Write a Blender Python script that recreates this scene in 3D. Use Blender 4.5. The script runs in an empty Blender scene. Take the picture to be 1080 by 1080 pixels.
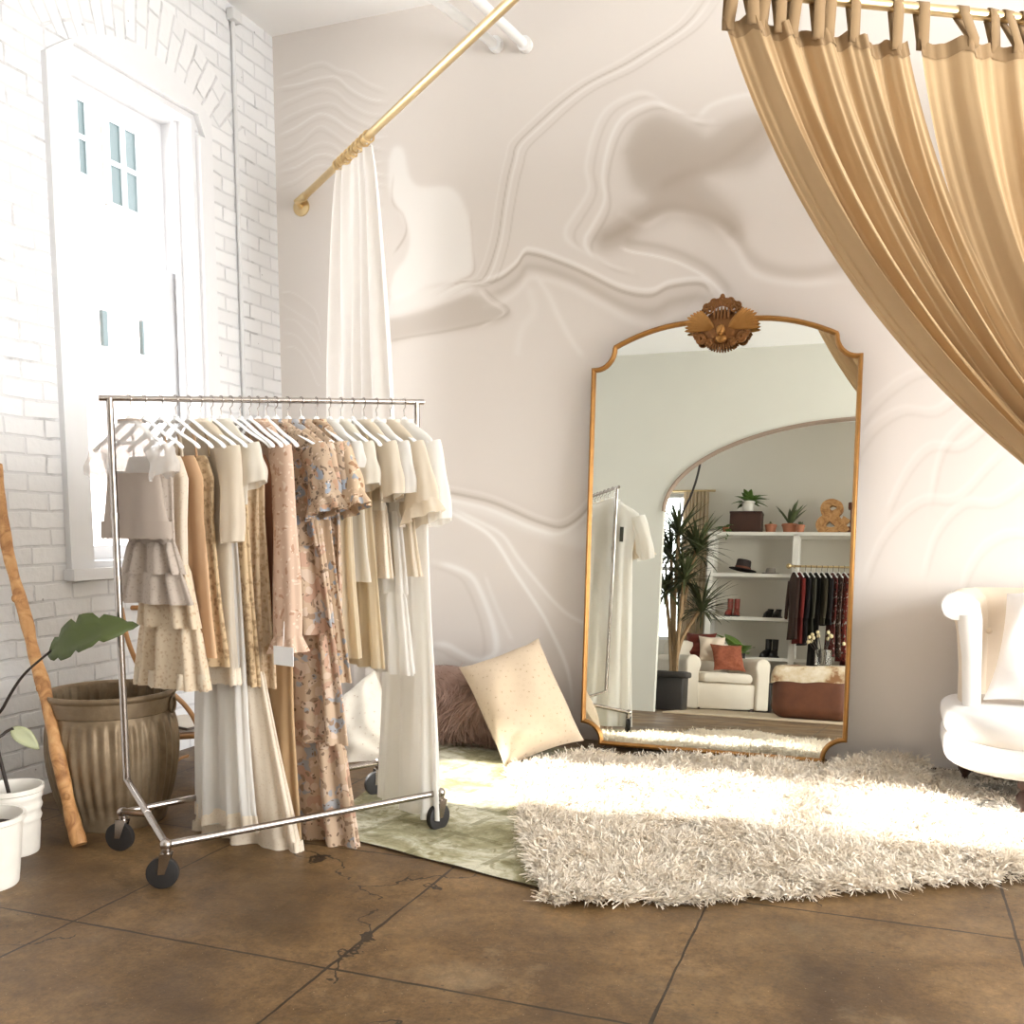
import bpy, math, random
import numpy as np
from math import sin, cos, pi, radians, atan, tan, hypot, sqrt, atan2
from mathutils import Matrix, Vector
random.seed(7); RNG = np.random.default_rng(11)
SC = bpy.context.scene; COL = SC.collection

# ------------------------------------------------------------------ camera geometry (frame 1080 x 1080)
F = 1040.0; P = radians(6.5); H = 1.2; CX = 540.0; CY = 548 + F*tan(P); YAW = atan(396/1040)
FW = Vector((-sin(YAW)*cos(P), cos(YAW)*cos(P), -sin(P))); RT = Vector((cos(YAW), sin(YAW), 0)); UP = RT.cross(FW)
CAM = Vector((0, 0, H))
def ray(x, y): return FW + RT*((x-CX)/F) - UP*((y-CY)/F)
def at(x, y, **k):
    d = ray(x, y)
    t = k['Y']/d.y if 'Y' in k else k['X']/d.x if 'X' in k else (k['Z']-H)/d.z if 'Z' in k else k['d']
    return CAM + d*t
def proj(p):
    v = Vector(p)-CAM; z = v.dot(FW); return CX+F*v.dot(RT)/z, CY-F*v.dot(UP)/z
def z_for(x, y, py):                                   # height over floor point (x, y) seen at pixel row py
    lo, hi = -.5, 4.0
    for _ in range(40):
        m = (lo+hi)/2
        if proj((x, y, m))[1] > py: lo = m
        else: hi = m
    return lo

# ------------------------------------------------------------------ colours and materials
def lin(c):
    c = c/255.0
    return c/12.92 if c <= .04045 else ((c+.055)/1.055)**2.4
def rgb(r, g, b): return (lin(r), lin(g), lin(b), 1)
class NT:
    def __init__(s, name):
        s.m = bpy.data.materials.new(name); s.m.use_nodes = True; s.t = s.m.node_tree; s.t.nodes.clear()
        s.out = s.n('ShaderNodeOutputMaterial')
    def n(s, kind, **kw):
        nd = s.t.nodes.new(kind)
        for k, v in kw.items():
            if k == 'ins':
                for a, b in v.items():
                    sock = nd.inputs[a]
                    if hasattr(b, 'is_output') or isinstance(b, bpy.types.NodeSocket): s.t.links.new(b, sock)
                    else: sock.default_value = b
            else: setattr(nd, k, v)
        return nd
    def link(s, a, b): s.t.links.new(a, b)
    def math(s, op, a, b=None, c=None, clamp=False):
        nd = s.n('ShaderNodeMath', operation=op, use_clamp=clamp)
        for i, v in enumerate((a, b, c)):
            if v is None: continue
            if isinstance(v, bpy.types.NodeSocket): s.link(v, nd.inputs[i])
            else: nd.inputs[i].default_value = v
        return nd.outputs[0]
    def mix(s, fac, a, b, blend='MIX'):
        nd = s.n('ShaderNodeMix', data_type='RGBA', blend_type=blend)
        for i, v in ((0, fac), (6, a), (7, b)):
            if isinstance(v, bpy.types.NodeSocket): s.link(v, nd.inputs[i])
            else: nd.inputs[i].default_value = v
        return nd.outputs[2]
    def ramp(s, fac, stops):
        nd = s.n('ShaderNodeValToRGB'); s.link(fac, nd.inputs[0]); e = nd.color_ramp.elements
        while len(e) < len(stops): e.new(.5)
        for el, (p, c) in zip(e, stops):
            el.position = p; el.color = c if len(c) == 4 else (*c, 1)
        return nd.outputs[0]
    def noise(s, scale, detail=4, vec=None, rough=.5, dist=0):
        nd = s.n('ShaderNodeTexNoise'); nd.inputs['Scale'].default_value = scale; nd.inputs['Detail'].default_value = detail
        nd.inputs['Roughness'].default_value = rough; nd.inputs['Distortion'].default_value = dist
        if vec is not None: s.link(vec, nd.inputs['Vector'])
        return nd.outputs[0]
    def pos(s): return s.n('ShaderNodeNewGeometry').outputs['Position']
    def obj(s): return s.n('ShaderNodeTexCoord').outputs['Object']
    def bump(s, h, strength=.3, dist=.01):
        nd = s.n('ShaderNodeBump'); nd.inputs['Strength'].default_value = strength; nd.inputs['Distance'].default_value = dist
        s.link(h, nd.inputs['Height']); return nd.outputs[0]
    def principled(s, color, rough=.6, metal=0, normal=None, sheen=0, spec=.5):
        p = s.n('ShaderNodeBsdfPrincipled')
        for k, v in (('Base Color', color), ('Roughness', rough), ('Metallic', metal), ('Sheen Weight', sheen), ('Specular IOR Level', spec)):
            if isinstance(v, bpy.types.NodeSocket): s.link(v, p.inputs[k])
            else: p.inputs[k].default_value = v
        if normal is not None: s.link(normal, p.inputs['Normal'])
        return p.outputs[0]
    def fin(s, sh): s.link(sh, s.out.inputs[0]); return s.m

def plain(name, c, rough=.6, metal=0, noise=.08, scale=20, bump=0, spec=.5, bscale=None):
    t = NT(name); n = t.noise(scale, 3, t.obj())
    col = t.mix(n, tuple(v*(1-noise) for v in c[:3])+(1,), tuple(min(1, v*(1+noise)) for v in c[:3])+(1,))
    nm = t.bump(t.noise(bscale or scale*4, 4, t.obj()), bump, .004) if bump else None
    return t.fin(t.principled(col, rough, metal, nm, 0, spec))
def cloth(name, col, trans=.3, weave=True, rough=.9, alpha=None, build=None):
    """cloth; build(t) may return a colour socket; alpha(t) a coverage socket"""
    t = NT(name); c = build(t) if build else t.mix(t.noise(9, 3, t.obj()), tuple(v*.93 for v in col[:3])+(1,), col)
    nm = t.bump(t.noise(260, 2, t.obj()), .12, .002) if weave else None
    sh = t.principled(c, rough, 0, nm, .1, .15)
    if trans:
        tr = t.n('ShaderNodeBsdfTranslucent'); t.link(c, tr.inputs[0]) if isinstance(c, bpy.types.NodeSocket) else None
        mx = t.n('ShaderNodeMixShader'); mx.inputs[0].default_value = trans; t.link(sh, mx.inputs[1]); t.link(tr.outputs[0], mx.inputs[2]); sh = mx.outputs[0]
    if alpha is not None:
        tp = t.n('ShaderNodeBsdfTransparent'); mx = t.n('ShaderNodeMixShader'); a = alpha(t)
        if isinstance(a, bpy.types.NodeSocket): t.link(a, mx.inputs[0])
        else: mx.inputs[0].default_value = a
        t.link(tp.outputs[0], mx.inputs[1]); t.link(sh, mx.inputs[2]); sh = mx.outputs[0]
    return t.fin(sh)
def vor(t, scale, feature='F1', vec=None, rnd=1.0):
    v = t.n('ShaderNodeTexVoronoi', feature=feature); v.inputs['Scale'].default_value = scale; v.inputs['Randomness'].default_value = rnd
    t.link(vec if vec is not None else t.obj(), v.inputs['Vector']); return v
def lace_col(hi, lo, scale=55, thr=.35):
    lo = tuple(.45*a+.55*b_ for a, b_ in zip(hi, lo))
    def b(t):
        d = vor(t, scale*1.5).outputs['Distance']; e = vor(t, scale*3.6).outputs['Distance']
        m = t.math('ADD', t.math('MULTIPLY', d, .7), t.math('MULTIPLY', e, .35))
        return t.ramp(m, [(thr-.12, lo), (thr+.1, hi)])
    return b
def floral_col(base, blobs, scale=16):
    def b(t):
        o = t.obj(); w = t.n('ShaderNodeVectorMath', operation='ADD'); t.link(o, w.inputs[0])
        nz = t.n('ShaderNodeTexNoise'); nz.inputs['Scale'].default_value = 14; t.link(o, nz.inputs['Vector'])
        sc = t.n('ShaderNodeVectorMath', operation='SCALE'); sc.inputs['Scale'].default_value = .09; t.link(nz.outputs[1], sc.inputs[0]); t.link(sc.outputs[0], w.inputs[1])
        c = base
        for i, (bc, s, th) in enumerate(blobs):
            v = vor(t, scale*s, vec=w.outputs[0]); off = t.math('LESS_THAN', v.outputs['Distance'], th)
            k = t.n('ShaderNodeSeparateColor'); t.link(v.outputs['Color'], k.inputs[0])
            pick = t.math('GREATER_THAN', k.outputs[i % 3], .35)
            c = t.mix(t.math('MULTIPLY', off, pick), c, bc)
        return c
    return b

# ------------------------------------------------------------------ mesh building
class MB:
    def __init__(s): s.v = []; s.f = []
    def grid(s, rows, closed=False, capa=False, capb=False):
        b = len(s.v); n = len(rows[0])
        for r in rows: s.v.extend(tuple(p) for p in r)
        for i in range(len(rows)-1):
            for j in range(n if closed else n-1):
                k = (j+1) % n
                s.f.append((b+i*n+j, b+i*n+k, b+(i+1)*n+k, b+(i+1)*n+j))
        if capa: s.f.append(tuple(b+j for j in range(n))[::-1])
        if capb: s.f.append(tuple(b+(len(rows)-1)*n+j for j in range(n)))
        return s
    def box(s, lo, hi, bev=0):
        x0, y0, z0 = lo; x1, y1, z1 = hi; b = len(s.v)
        if bev:
            rows = []
            for z, d in ((z0, bev), (z0+bev*.3, bev*.3), (z0+bev, 0), (z1-bev, 0), (z1-bev*.3, bev*.3), (z1, bev)):
                rows.append(rrect(x0+d, y0+d, x1-d, y1-d, max(bev-d*.5, .001), z, 4))
            return s.grid(rows, True, True, True)
        s.v += [(x, y, z) for z in (z0, z1) for x, y in ((x0, y0), (x1, y0), (x1, y1), (x0, y1))]
        s.f += [tuple(b+i for i in q) for q in ((3, 2, 1, 0), (4, 5, 6, 7), (0, 1, 5, 4), (1, 2, 6, 5), (2, 3, 7, 6), (3, 0, 4, 7))]
        return s
    def tube(s, pts, r, n=12, cap=True, sy=1.0, up=None):
        pts = [Vector(p) for p in pts]; rs = r if hasattr(r, '__len__') else [r]*len(pts)
        rows = []; prev = None
        for i, p in enumerate(pts):
            t = (pts[min(i+1, len(pts)-1)]-pts[max(i-1, 0)]).normalized()
            if prev is None:
                a = Vector(up) if up else (Vector((0, 0, 1)) if abs(t.z) < .9 else Vector((1, 0, 0)))
            else: a = prev
            u = (a-t*a.dot(t)).normalized(); w = t.cross(u); prev = u
            rows.append([p+(u*cos(2*pi*k/n)+w*sin(2*pi*k/n)*sy)*rs[i] for k in range(n)])
        return s.grid(rows, True, cap, cap)
    def lathe(s, prof, n=32, c=(0, 0, 0), capa=False, capb=False):
        return s.grid([[(c[0]+r*cos(2*pi*k/n), c[1]+r*sin(2*pi*k/n), c[2]+z) for k in range(n)] for r, z in prof], True, capa, capb)
    def ell(s, c, rad, n=16, m=10, rot=None):
        rows = []
        for i in range(m+1):
            a = pi*i/m; rr = max(sin(a), 1e-3)
            row = [Vector((rad[0]*rr*cos(2*pi*k/n), rad[1]*rr*sin(2*pi*k/n), -rad[2]*cos(a))) for k in range(n)]
            rows.append([Vector(c)+(rot @ q if rot else q) for q in row])
        return s.grid(rows, True, True, True)
    def prism(s, poly, z0, z1, axis=2):
        def mk(p, z): return (p[0], p[1], z) if axis == 2 else (p[0], z, p[1]) if axis == 1 else (z, p[0], p[1])
        return s.grid([[mk(p, z0) for p in poly], [mk(p, z1) for p in poly]], True, True, True)
    def torus(s, c, R, r, axis=(0, 0, 1), n=20, m=8, a0=0, a1=2*pi):
        ax = Vector(axis).normalized(); u = ax.orthogonal().normalized(); w = ax.cross(u)
        full = abs(a1-a0-2*pi) < 1e-6; k = n if full else n+1
        pts = [Vector(c)+(u*cos(a0+(a1-a0)*i/n)+w*sin(a0+(a1-a0)*i/n))*R for i in range(k)]
        if full: pts += pts[:1]
        return s.tube(pts, r, m, not full, up=ax)
    def build(s, name, mat, parent=None, smooth=True, world=False, sub=0, bevel=0, solid=0, attr=None, angle=40):
        me = bpy.data.meshes.new(name)
        vs = s.v
        if world and parent is not None:
            inv = T[root_of(parent)].inverted(); vs = [inv @ Vector(p) for p in vs]
        me.from_pydata([tuple(p) for p in vs], [], s.f)
        o = bpy.data.objects.new(name, me); COL.objects.link(o)
        if mat: me.materials.append(mat)
        if parent is not None: o.parent = parent
        if smooth and angle: me.shade_smooth_by_angle(angle=radians(angle)) if hasattr(me, 'shade_smooth_by_angle') else None
        if smooth:
            try: me.set_sharp_from_angle(angle=radians(angle))
            except Exception: pass
            me.polygons.foreach_set('use_smooth', [True]*len(me.polygons))
        if bevel:
            m = o.modifiers.new('bevel', 'BEVEL'); m.width = bevel; m.segments = 2; m.limit_method = 'ANGLE'
        if solid:
            m = o.modifiers.new('thick', 'SOLIDIFY'); m.thickness = solid; m.offset = 0
        if sub:
            m = o.modifiers.new('sub', 'SUBSURF'); m.levels = sub; m.render_levels = sub
        return o
def rrect(x0, y0, x1, y1, r, z, n=6):
    out = []
    for cx, cy, a in ((x1-r, y1-r, 0), (x0+r, y1-r, 90), (x0+r, y0+r, 180), (x1-r, y0+r, 270)):
        for i in range(n+1):
            t = radians(a+90*i/n); out.append((cx+r*cos(t), cy+r*sin(t), z))
    return out
T = {}
def root_of(o):
    while o.parent is not None: o = o.parent
    return o
def thing(name, label, cat, loc=(0, 0, 0), rz=0, group=None, rot=None):
    o = bpy.data.objects.new(name, None); COL.objects.link(o); o.empty_display_size = .1
    o.location = loc; o.rotation_euler = rot if rot else (0, 0, rz)
    T[o] = Matrix.Translation(Vector(loc)) @ (Matrix.Rotation(rz, 4, 'Z') if not rot else __import__('mathutils').Euler(rot).to_matrix().to_4x4())
    return tag(o, label, cat, group)
def tag(o, label, cat, group=None):
    o['label'] = label; o['category'] = cat
    if group: o['group'] = group
    return o
def struct(o): o['kind'] = 'structure'; return o
def cr(pts, n=12):                                       # catmull-rom
    p = [Vector(q) for q in pts]; p = [p[0]*2-p[1]]+p+[p[-1]*2-p[-2]]; out = []
    for i in range(1, len(p)-2):
        for k in range(n):
            t = k/n; a, b, c, d = p[i-1:i+3]
            out.append(.5*((2*b)+(c-a)*t+(2*a-5*b+4*c-d)*t*t+(3*b-a-3*c+d)*t**3))
    return out+[p[-2]]
def ribbons(roots, dirs, lens, width, seg=3, curl=.5, droop=.5, flatn=None):
    """numpy mesh of tapered fur ribbons"""
    n = len(roots); roots = np.asarray(roots, float); d = np.asarray(dirs, float); L = np.asarray(lens, float)[:, None]
    side = np.cross(d, RNG.normal(size=(n, 3))); side /= np.linalg.norm(side, axis=1)[:, None]+1e-9
    bend = RNG.normal(size=(n, 3))*curl*L*12*.06 if curl > .9 else RNG.normal(size=(n, 3))*curl; bend[:, 2] -= droop
    vs = np.zeros((n, (seg+1)*2, 3))
    for i in range(seg+1):
        t = i/seg; c = roots+d*L*t+bend*L*t*t*.5; w = width*(1-.75*t*t)
        vs[:, 2*i] = c-side*w/2; vs[:, 2*i+1] = c+side*w/2
    base = np.array([[2*i, 2*i+1, 2*i+3, 2*i+2] for i in range(seg)])
    fs = (base[None]+(np.arange(n)*(seg+1)*2)[:, None, None]).reshape(-1, 4)
    return vs.reshape(-1, 3), fs
def fast_mesh(name, vs, fs, mat, parent=None):
    me = bpy.data.meshes.new(name); me.vertices.add(len(vs)); me.vertices.foreach_set('co', np.asarray(vs, np.float32).ravel())
    me.loops.add(fs.size); me.loops.foreach_set('vertex_index', fs.astype(np.int32).ravel())
    me.polygons.add(len(fs)); me.polygons.foreach_set('loop_start', np.arange(0, fs.size, 4, dtype=np.int32))
    me.polygons.foreach_set('use_smooth', np.ones(len(fs), bool))
    me.update(calc_edges=True); me.validate()
    o = bpy.data.objects.new(name, me); COL.objects.link(o); me.materials.append(mat)
    if parent is not None: o.parent = parent
    return o

LX = -3.42; BY = 5.12; CZ = 3.95; RX = 4.4; FY = -4.0; AY = -.7
WHITE = rgb(238, 236, 232)
M = {}
M['white_paint'] = plain('white_paint', rgb(240, 240, 240), .5, noise=.02)
M['ceiling'] = plain('ceiling_paint', rgb(250, 249, 248), .9, noise=.02, scale=3)
M['plaster'] = plain('pale_plaster', rgb(206, 204, 194), .9, noise=.04, scale=1.5)
M['chrome'] = plain('brushed_chrome', rgb(176, 168, 162), .22, 1, noise=.05)
M['rubber'] = plain('black_rubber', rgb(34, 31, 30), .6)
M['brass'] = plain('aged_brass', rgb(222, 198, 152), .34, 1, noise=.1, scale=30)
M['gold'] = plain('antique_gold', rgb(158, 114, 62), .42, .75, noise=.25, scale=26, bump=.25)
M['gold_dark'] = plain('carved_gold', rgb(126, 84, 44), .5, .55, noise=.35, scale=60, bump=.3)
M['dark_wood'] = plain('dark_turned_wood', rgb(58, 34, 26), .35, noise=.3, scale=14)

# ------------------------------------------------------------------ room
def floor_mat():
    t = NT('stained_concrete'); p = t.pos(); s = t.n('ShaderNodeSeparateXYZ'); t.link(p, s.inputs[0])
    wob = t.math('MULTIPLY', t.math('SUBTRACT', t.noise(9, 5, p), .5), .010)
    def line(c, o, per, w):
        q = t.math('ADD', t.math('SUBTRACT', c, o), wob); q = t.math('DIVIDE', q, per); q = t.math('SUBTRACT', q, t.math('ROUND', q))
        return t.math('LESS_THAN', t.math('MULTIPLY', t.math('ABSOLUTE', q), per), w)
    wn = t.math('MULTIPLY', t.noise(5, 3, p), .0085)
    ln = t.math('MAXIMUM', line(s.outputs[0], -2.245, .8785, wn), line(s.outputs[1], 2.193, .867, wn))
    ck = t.n('ShaderNodeTexVoronoi', feature='DISTANCE_TO_EDGE'); ck.inputs['Scale'].default_value = .75
    ds = t.n('ShaderNodeVectorMath', operation='ADD'); nz = t.n('ShaderNodeTexNoise'); nz.inputs['Scale'].default_value = 3.5; nz.inputs['Detail'].default_value = 6
    t.link(p, nz.inputs['Vector']); t.link(p, ds.inputs[0]); sc = t.n('ShaderNodeVectorMath', operation='SCALE'); sc.inputs['Scale'].default_value = .6
    t.link(nz.outputs[1], sc.inputs[0]); t.link(sc.outputs[0], ds.inputs[1]); t.link(ds.outputs[0], ck.inputs['Vector'])
    crack = t.math('MULTIPLY', t.math('LESS_THAN', ck.outputs['Distance'], .0035), t.math('GREATER_THAN', t.noise(1.1, 2, p), .54))
    pit = t.math('MULTIPLY', t.math('LESS_THAN', vor(t, 26, vec=p).outputs['Distance'], .12), t.math('GREATER_THAN', t.noise(1.7, 3, p), .56))
    base = t.ramp(t.noise(2.2, 9, p, .62, .4), [(.3, rgb(72, 52, 30)), (.48, rgb(104, 79, 48)), (.72, rgb(142, 112, 74))])
    base = t.mix(t.ramp(t.noise(30, 8, p, .75), [(.42, (0, 0, 0)), (.66, (.55,)*3)]), base, rgb(64, 47, 29))
    wear = t.ramp(t.noise(1.6, 7, p, .7), [(.56, (0, 0, 0)), (.72, (1, 1, 1))])
    base = t.mix(t.math('MULTIPLY', t.math('MULTIPLY', wear, t.noise(24, 8, p, .75)), .75), base, rgb(176, 154, 122))
    speck = t.math('LESS_THAN', vor(t, 42, vec=p).outputs['Distance'], .06)
    base = t.mix(t.math('MULTIPLY', speck, .5), base, rgb(190, 176, 150))
    base = t.mix(1.0, base, t.ramp(t.noise(85, 9, p, .8), [(.3, (.62,)*3), (.5, (.95,)*3), (.7, (1.3,)*3)]), 'MULTIPLY')
    base = t.mix(1.0, base, t.ramp(t.noise(1.0, 5, p, .6), [(.35, (.78,)*3), (.65, (1.14,)*3)]), 'MULTIPLY')
    dk = t.math('MAXIMUM', t.math('MAXIMUM', ln, crack), t.math('MULTIPLY', pit, .6))
    base = t.mix(t.math('MULTIPLY', dk, .93), base, rgb(34, 23, 13))
    h = t.math('SUBTRACT', t.math('MULTIPLY', t.noise(60, 6, p), .25), dk)
    rough = t.ramp(t.noise(3, 6, p), [(.35, (.42,)*3), (.7, (.68,)*3)])
    return t.fin(t.principled(base, rough, 0, t.bump(h, .5, .006), 0, .45))
struct(MB().box((LX-.3, FY-.3, -.2), (RX+.3, BY+.3, 0)).build('floor', floor_mat(), smooth=False))

def brick_mat():
    t = NT('white_painted_brick'); p = t.pos(); s = t.n('ShaderNodeSeparateXYZ'); t.link(p, s.inputs[0])
    y, z = s.outputs[1], s.outputs[2]
    dy = t.math('SUBTRACT', y, 3.93); dz = t.math('SUBTRACT', z, 2.58)
    r = t.math('SQRT', t.math('ADD', t.math('MULTIPLY', dy, dy), t.math('MULTIPLY', dz, dz)))
    an = t.math('ARCTAN2', dy, dz)
    m = t.math('MULTIPLY', t.math('LESS_THAN', r, 1.16), t.math('GREATER_THAN', z, 3.27))
    def vec(a, b):
        c = t.n('ShaderNodeCombineXYZ'); t.link(a, c.inputs[0]); t.link(b, c.inputs[1]); return c.outputs[0]
    wv = t.n('ShaderNodeMix', data_type='VECTOR'); t.link(m, wv.inputs[0])
    t.link(vec(y, z), wv.inputs[4]); t.link(vec(t.math('ADD', r, .1), t.math('MULTIPLY', an, 1.0)), wv.inputs[5])
    ad = t.n('ShaderNodeVectorMath', operation='ADD'); t.link(wv.outputs[1], ad.inputs[0])
    nz = t.n('ShaderNodeTexNoise'); nz.inputs['Scale'].default_value = 7; t.link(p, nz.inputs['Vector'])
    sc = t.n('ShaderNodeVectorMath', operation='SCALE'); sc.inputs['Scale'].default_value = .02; t.link(nz.outputs[1], sc.inputs[0]); t.link(sc.outputs[0], ad.inputs[1])
    b = t.n('ShaderNodeTexBrick'); t.link(ad.outputs[0], b.inputs['Vector'])
    for k, v in (('Scale', 1), ('Mortar Size', .008), ('Mortar Smooth', .6), ('Brick Width', .215), ('Row Height', .078), ('Bias', 0)): b.inputs[k].default_value = v
    b.inputs['Color1'].default_value = rgb(229, 229, 230); b.inputs['Color2'].default_value = rgb(220, 220, 221); b.inputs['Mortar'].default_value = rgb(212, 212, 214)
    chip = t.math('MULTIPLY', b.outputs['Fac'], t.ramp(t.noise(5.5, 6, p, .65), [(.53, (0, 0, 0)), (.66, (1, 1, 1))]))
    col = t.mix(t.math('MULTIPLY', chip, .6), b.outputs['Color'], rgb(150, 148, 150))
    spot = t.math('MULTIPLY', t.math('LESS_THAN', vor(t, 9, vec=p).outputs['Distance'], .05), t.math('GREATER_THAN', t.noise(2, 2, p), .5))
    col = t.mix(t.math('MULTIPLY', spot, .6), col, rgb(120, 118, 118))
    hh = t.math('ADD', t.math('MULTIPLY', b.outputs['Fac'], -1), t.math('MULTIPLY', t.noise(34, 6, p), .7))
    return t.fin(t.principled(col, .7, 0, t.bump(hh, .5, .009), 0, .3))
M['brick'] = brick_mat()
# left wall with the visible window and two more towards the camera
WINS = [(3.54, 4.40, .98, 3.26)]
lw = MB(); x0, x1 = LX-.35, LX
ys = [FY-.3]
for a, b, c, d in sorted(WINS): ys += [a, b]
ys.append(BY+.3)
for i in range(0, len(ys), 2): lw.box((x0, ys[i], 0), (x1, ys[i+1], CZ))
for a, b, c, d in WINS: lw.box((x0, a, 0), (x1, b, c)); lw.box((x0, a, d), (x1, b, CZ))
struct(lw.build('wall_left', M['brick'], smooth=False))
struct(MB().box((LX-.3, FY-.3, CZ), (RX+.3, BY+.3, CZ+.15)).build('ceiling', M['ceiling'], smooth=False))
# right wall: tall unseen openings out of frame, added for the fill lamps
rw = MB()
rys = [FY-.3, -3.2, -1.4, -.2, 3.6, BY+.3]
for i in range(0, 6, 2): rw.box((RX, rys[i], 0), (RX+.3, rys[i+1], CZ))
rw.box((RX, -3.2, 0), (RX+.3, -1.4, .5)).box((RX, -3.2, 3.4), (RX+.3, -1.4, CZ)); rw.box((RX, -.2, 0), (RX+.3, 3.6, .5)); rw.box((RX, -.2, 3.4), (RX+.3, 3.6, CZ))
struct(rw.build('wall_right', M['plaster'], smooth=False))

# ---- back wall: marbled wallpaper (pattern printed in the paper, kept as a per-vertex attribute)
def marble_wall():
    dx = .0085; X0, X1, Z1 = LX, 2.0, CZ; nx = int((X1-X0)/dx)+1; nz = int(Z1/dx)+1
    gx, gz = np.meshgrid(np.linspace(X0, X1, nx), np.linspace(0, Z1, nz))
    rn = np.random.default_rng(3); wx = np.zeros_like(gx); wz = np.zeros_like(gx)
    for k in range(14):
        fx, fz = rn.normal(size=2)*(1.6+k*.35); a = .016/(1+k*.22); ph = rn.random()*6.28
        wx += a*np.sin(fx*gx+fz*gz+ph); wz += a*np.cos(fz*gx-fx*gz+ph*1.7)
    px, pz = gx+wx, gz+wz; val = np.zeros_like(gx)
    def W(pts): return np.array([(q.x, q.z) for q in (at(x, y, Y=BY) for x, y in pts)])
    def dist(pts):
        c = cr([(a, b, 0) for a, b in pts], 8); pl = np.array([(v.x, v.y) for v in c])
        best = np.full(px.shape, 9.); sgn = np.zeros_like(best); tt = np.zeros_like(best)
        for i in range(len(pl)-1):
            a, b = pl[i], pl[i+1]; d = b-a; l2 = d@d+1e-12
            lo = np.minimum(a, b)-.35; hi = np.maximum(a, b)+.35
            m = (px > lo[0]) & (px < hi[0]) & (pz > lo[1]) & (pz < hi[1])
            if not m.any(): continue
            qx, qz = px[m]-a[0], pz[m]-a[1]; t = np.clip((qx*d[0]+qz*d[1])/l2, 0, 1)
            ex, ez = qx-t*d[0], qz-t*d[1]; dd = np.hypot(ex, ez); cur = best[m]; up = dd < cur
            s2 = sgn[m]; s2[up] = np.sign(d[0]*qz-d[1]*qx)[up]; t2 = tt[m]; t2[up] = ((i+t)/(len(pl)-1))[up]
            cur[up] = dd[up]; best[m] = cur; sgn[m] = s2; tt[m] = t2
        return best, sgn, tt
    def vein(pts, amp, w, halo=0, hw=.12, side=0):
        nonlocal val
        d, s, t = dist(W(pts)); e = np.clip(np.sin(np.pi*np.clip(t, .02, .98))*4, 0, 1)
        val = val+amp*1.25*np.exp(-(d/(w*.62))**2)*e
        if halo:
            m = np.exp(-(d/hw)**2)*e
            val = val+halo*.8*(m*(s*side > 0) if side else m)
    def blob(pts, amp, soft=.05):
        nonlocal val
        q = W(pts+pts[:1]); d, s, t = dist(q); pl = np.array([(v.x, v.y) for v in cr([(a, b, 0) for a, b in q], 8)])
        ins = np.zeros(px.shape, bool)
        for i in range(len(pl)-1):
            (xa, za), (xb, zb) = pl[i], pl[i+1]
            if za == zb: continue
            c = ((za > pz) != (zb > pz)) & (px < (xb-xa)*(pz-za)/(zb-za)+xa); ins ^= c
        sd = np.where(ins, d, -d); val = val+amp/(1+np.exp(-np.clip(sd/soft*3, -30, 30)))
    def off(pts, ox, oy): return [(x+ox, y+oy) for x, y in pts]
    m1 = [(752, -20), (720, 28), (665, 68), (604, 100), (547, 147), (536, 176), (528, 215), (523, 253), (513, 287), (504, 298), (485, 300), (462, 312)]
    vein(m1, -.5, .007); vein(off(m1, 4, 2), .45, .010); vein(off(m1, -7, -2), .25, .010, -.12, .1, 1); vein(off(m1, 11, 5), -.3, .008)
    m2 = [(505, 302), (525, 296), (545, 280), (553, 268), (562, 266), (583, 271), (621, 290), (655, 305), (690, 309), (715, 301), (745, 299), (757, 312)]
    vein(m2, -.75, .013, -.32, .11, -1); vein(off(m2, 0, -6), .55, .015); vein(off(m2, 3, 14), -.3, .035); vein(off(m2, 6, 26), .28, .03)
    m3 = [(655, 257), (670, 262), (698, 267), (724, 275), (745, 288), (762, 304), (778, 322)]
    vein(m3, .7, .013, -.2, .07, 1); vein(off(m3, 2, -10), -.3, .025)
    ring = [(752, 20), (738, 30), (715, 20), (694, 14), (668, 24), (648, 42), (636, 66), (631, 100), (630, 170), (637, 205), (626, 228), (613, 246), (616, 262), (632, 270), (668, 284)]
    ring = [(x, y+70) for x, y in [(755, 58), (738, 58), (715, 44), (694, 40), (668, 50), (650, 64), (638, 88), (632, 120), (635, 144), (622, 164), (614, 178), (618, 192), (640, 206), (668, 214)]]
    vein(ring, .5, .02); vein(off(ring, 7, 6), -.28, .016); vein(off(ring, -10, -6), -.22, .014); vein(off(ring, -18, -10), .3, .02)
    vein([(845, -10), (832, 40), (818, 75), (795, 92), (770, 100), (752, 110), (740, 128)], .4, .025)
    vein([(850, -10), (842, 45), (826, 82), (800, 104)], -.25, .012)
    blob([(660, 165), (676, 138), (704, 126), (735, 140), (752, 150), (775, 128), (805, 118), (815, 145), (790, 178), (748, 192), (775, 235), (770, 250), (730, 228), (690, 235), (660, 252), (634, 258), (630, 244), (655, 230), (690, 215), (672, 195)], -1.05, .075)
    vein([(628, 247), (650, 242), (680, 232), (720, 224), (760, 238), (778, 255)], -.5, .05)
    vein([(655, 226), (685, 236), (716, 228), (750, 236), (775, 262), (800, 290), (845, 300), (905, 295)], .4, .028)
    vein([(770, 240), (792, 272), (830, 288), (880, 285), (940, 262)], -.35, .05)
    vein([(700, 205), (730, 190), (762, 178), (790, 150), (812, 120)], -.3, .05)
    blob([(416, 175), (422, 160), (432, 163), (436, 195), (447, 206), (476, 206), (488, 225), (495, 250), (497, 285), (482, 297), (455, 302), (412, 312), (412, 290), (428, 270), (432, 250), (420, 228), (414, 210)], .8, .022)
    vein([(412, 268), (428, 250), (426, 236), (416, 222), (420, 190)], -.5, .012)
    vein([(493, 232), (497, 262), (499, 288), (480, 300)], -.35, .012)
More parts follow.
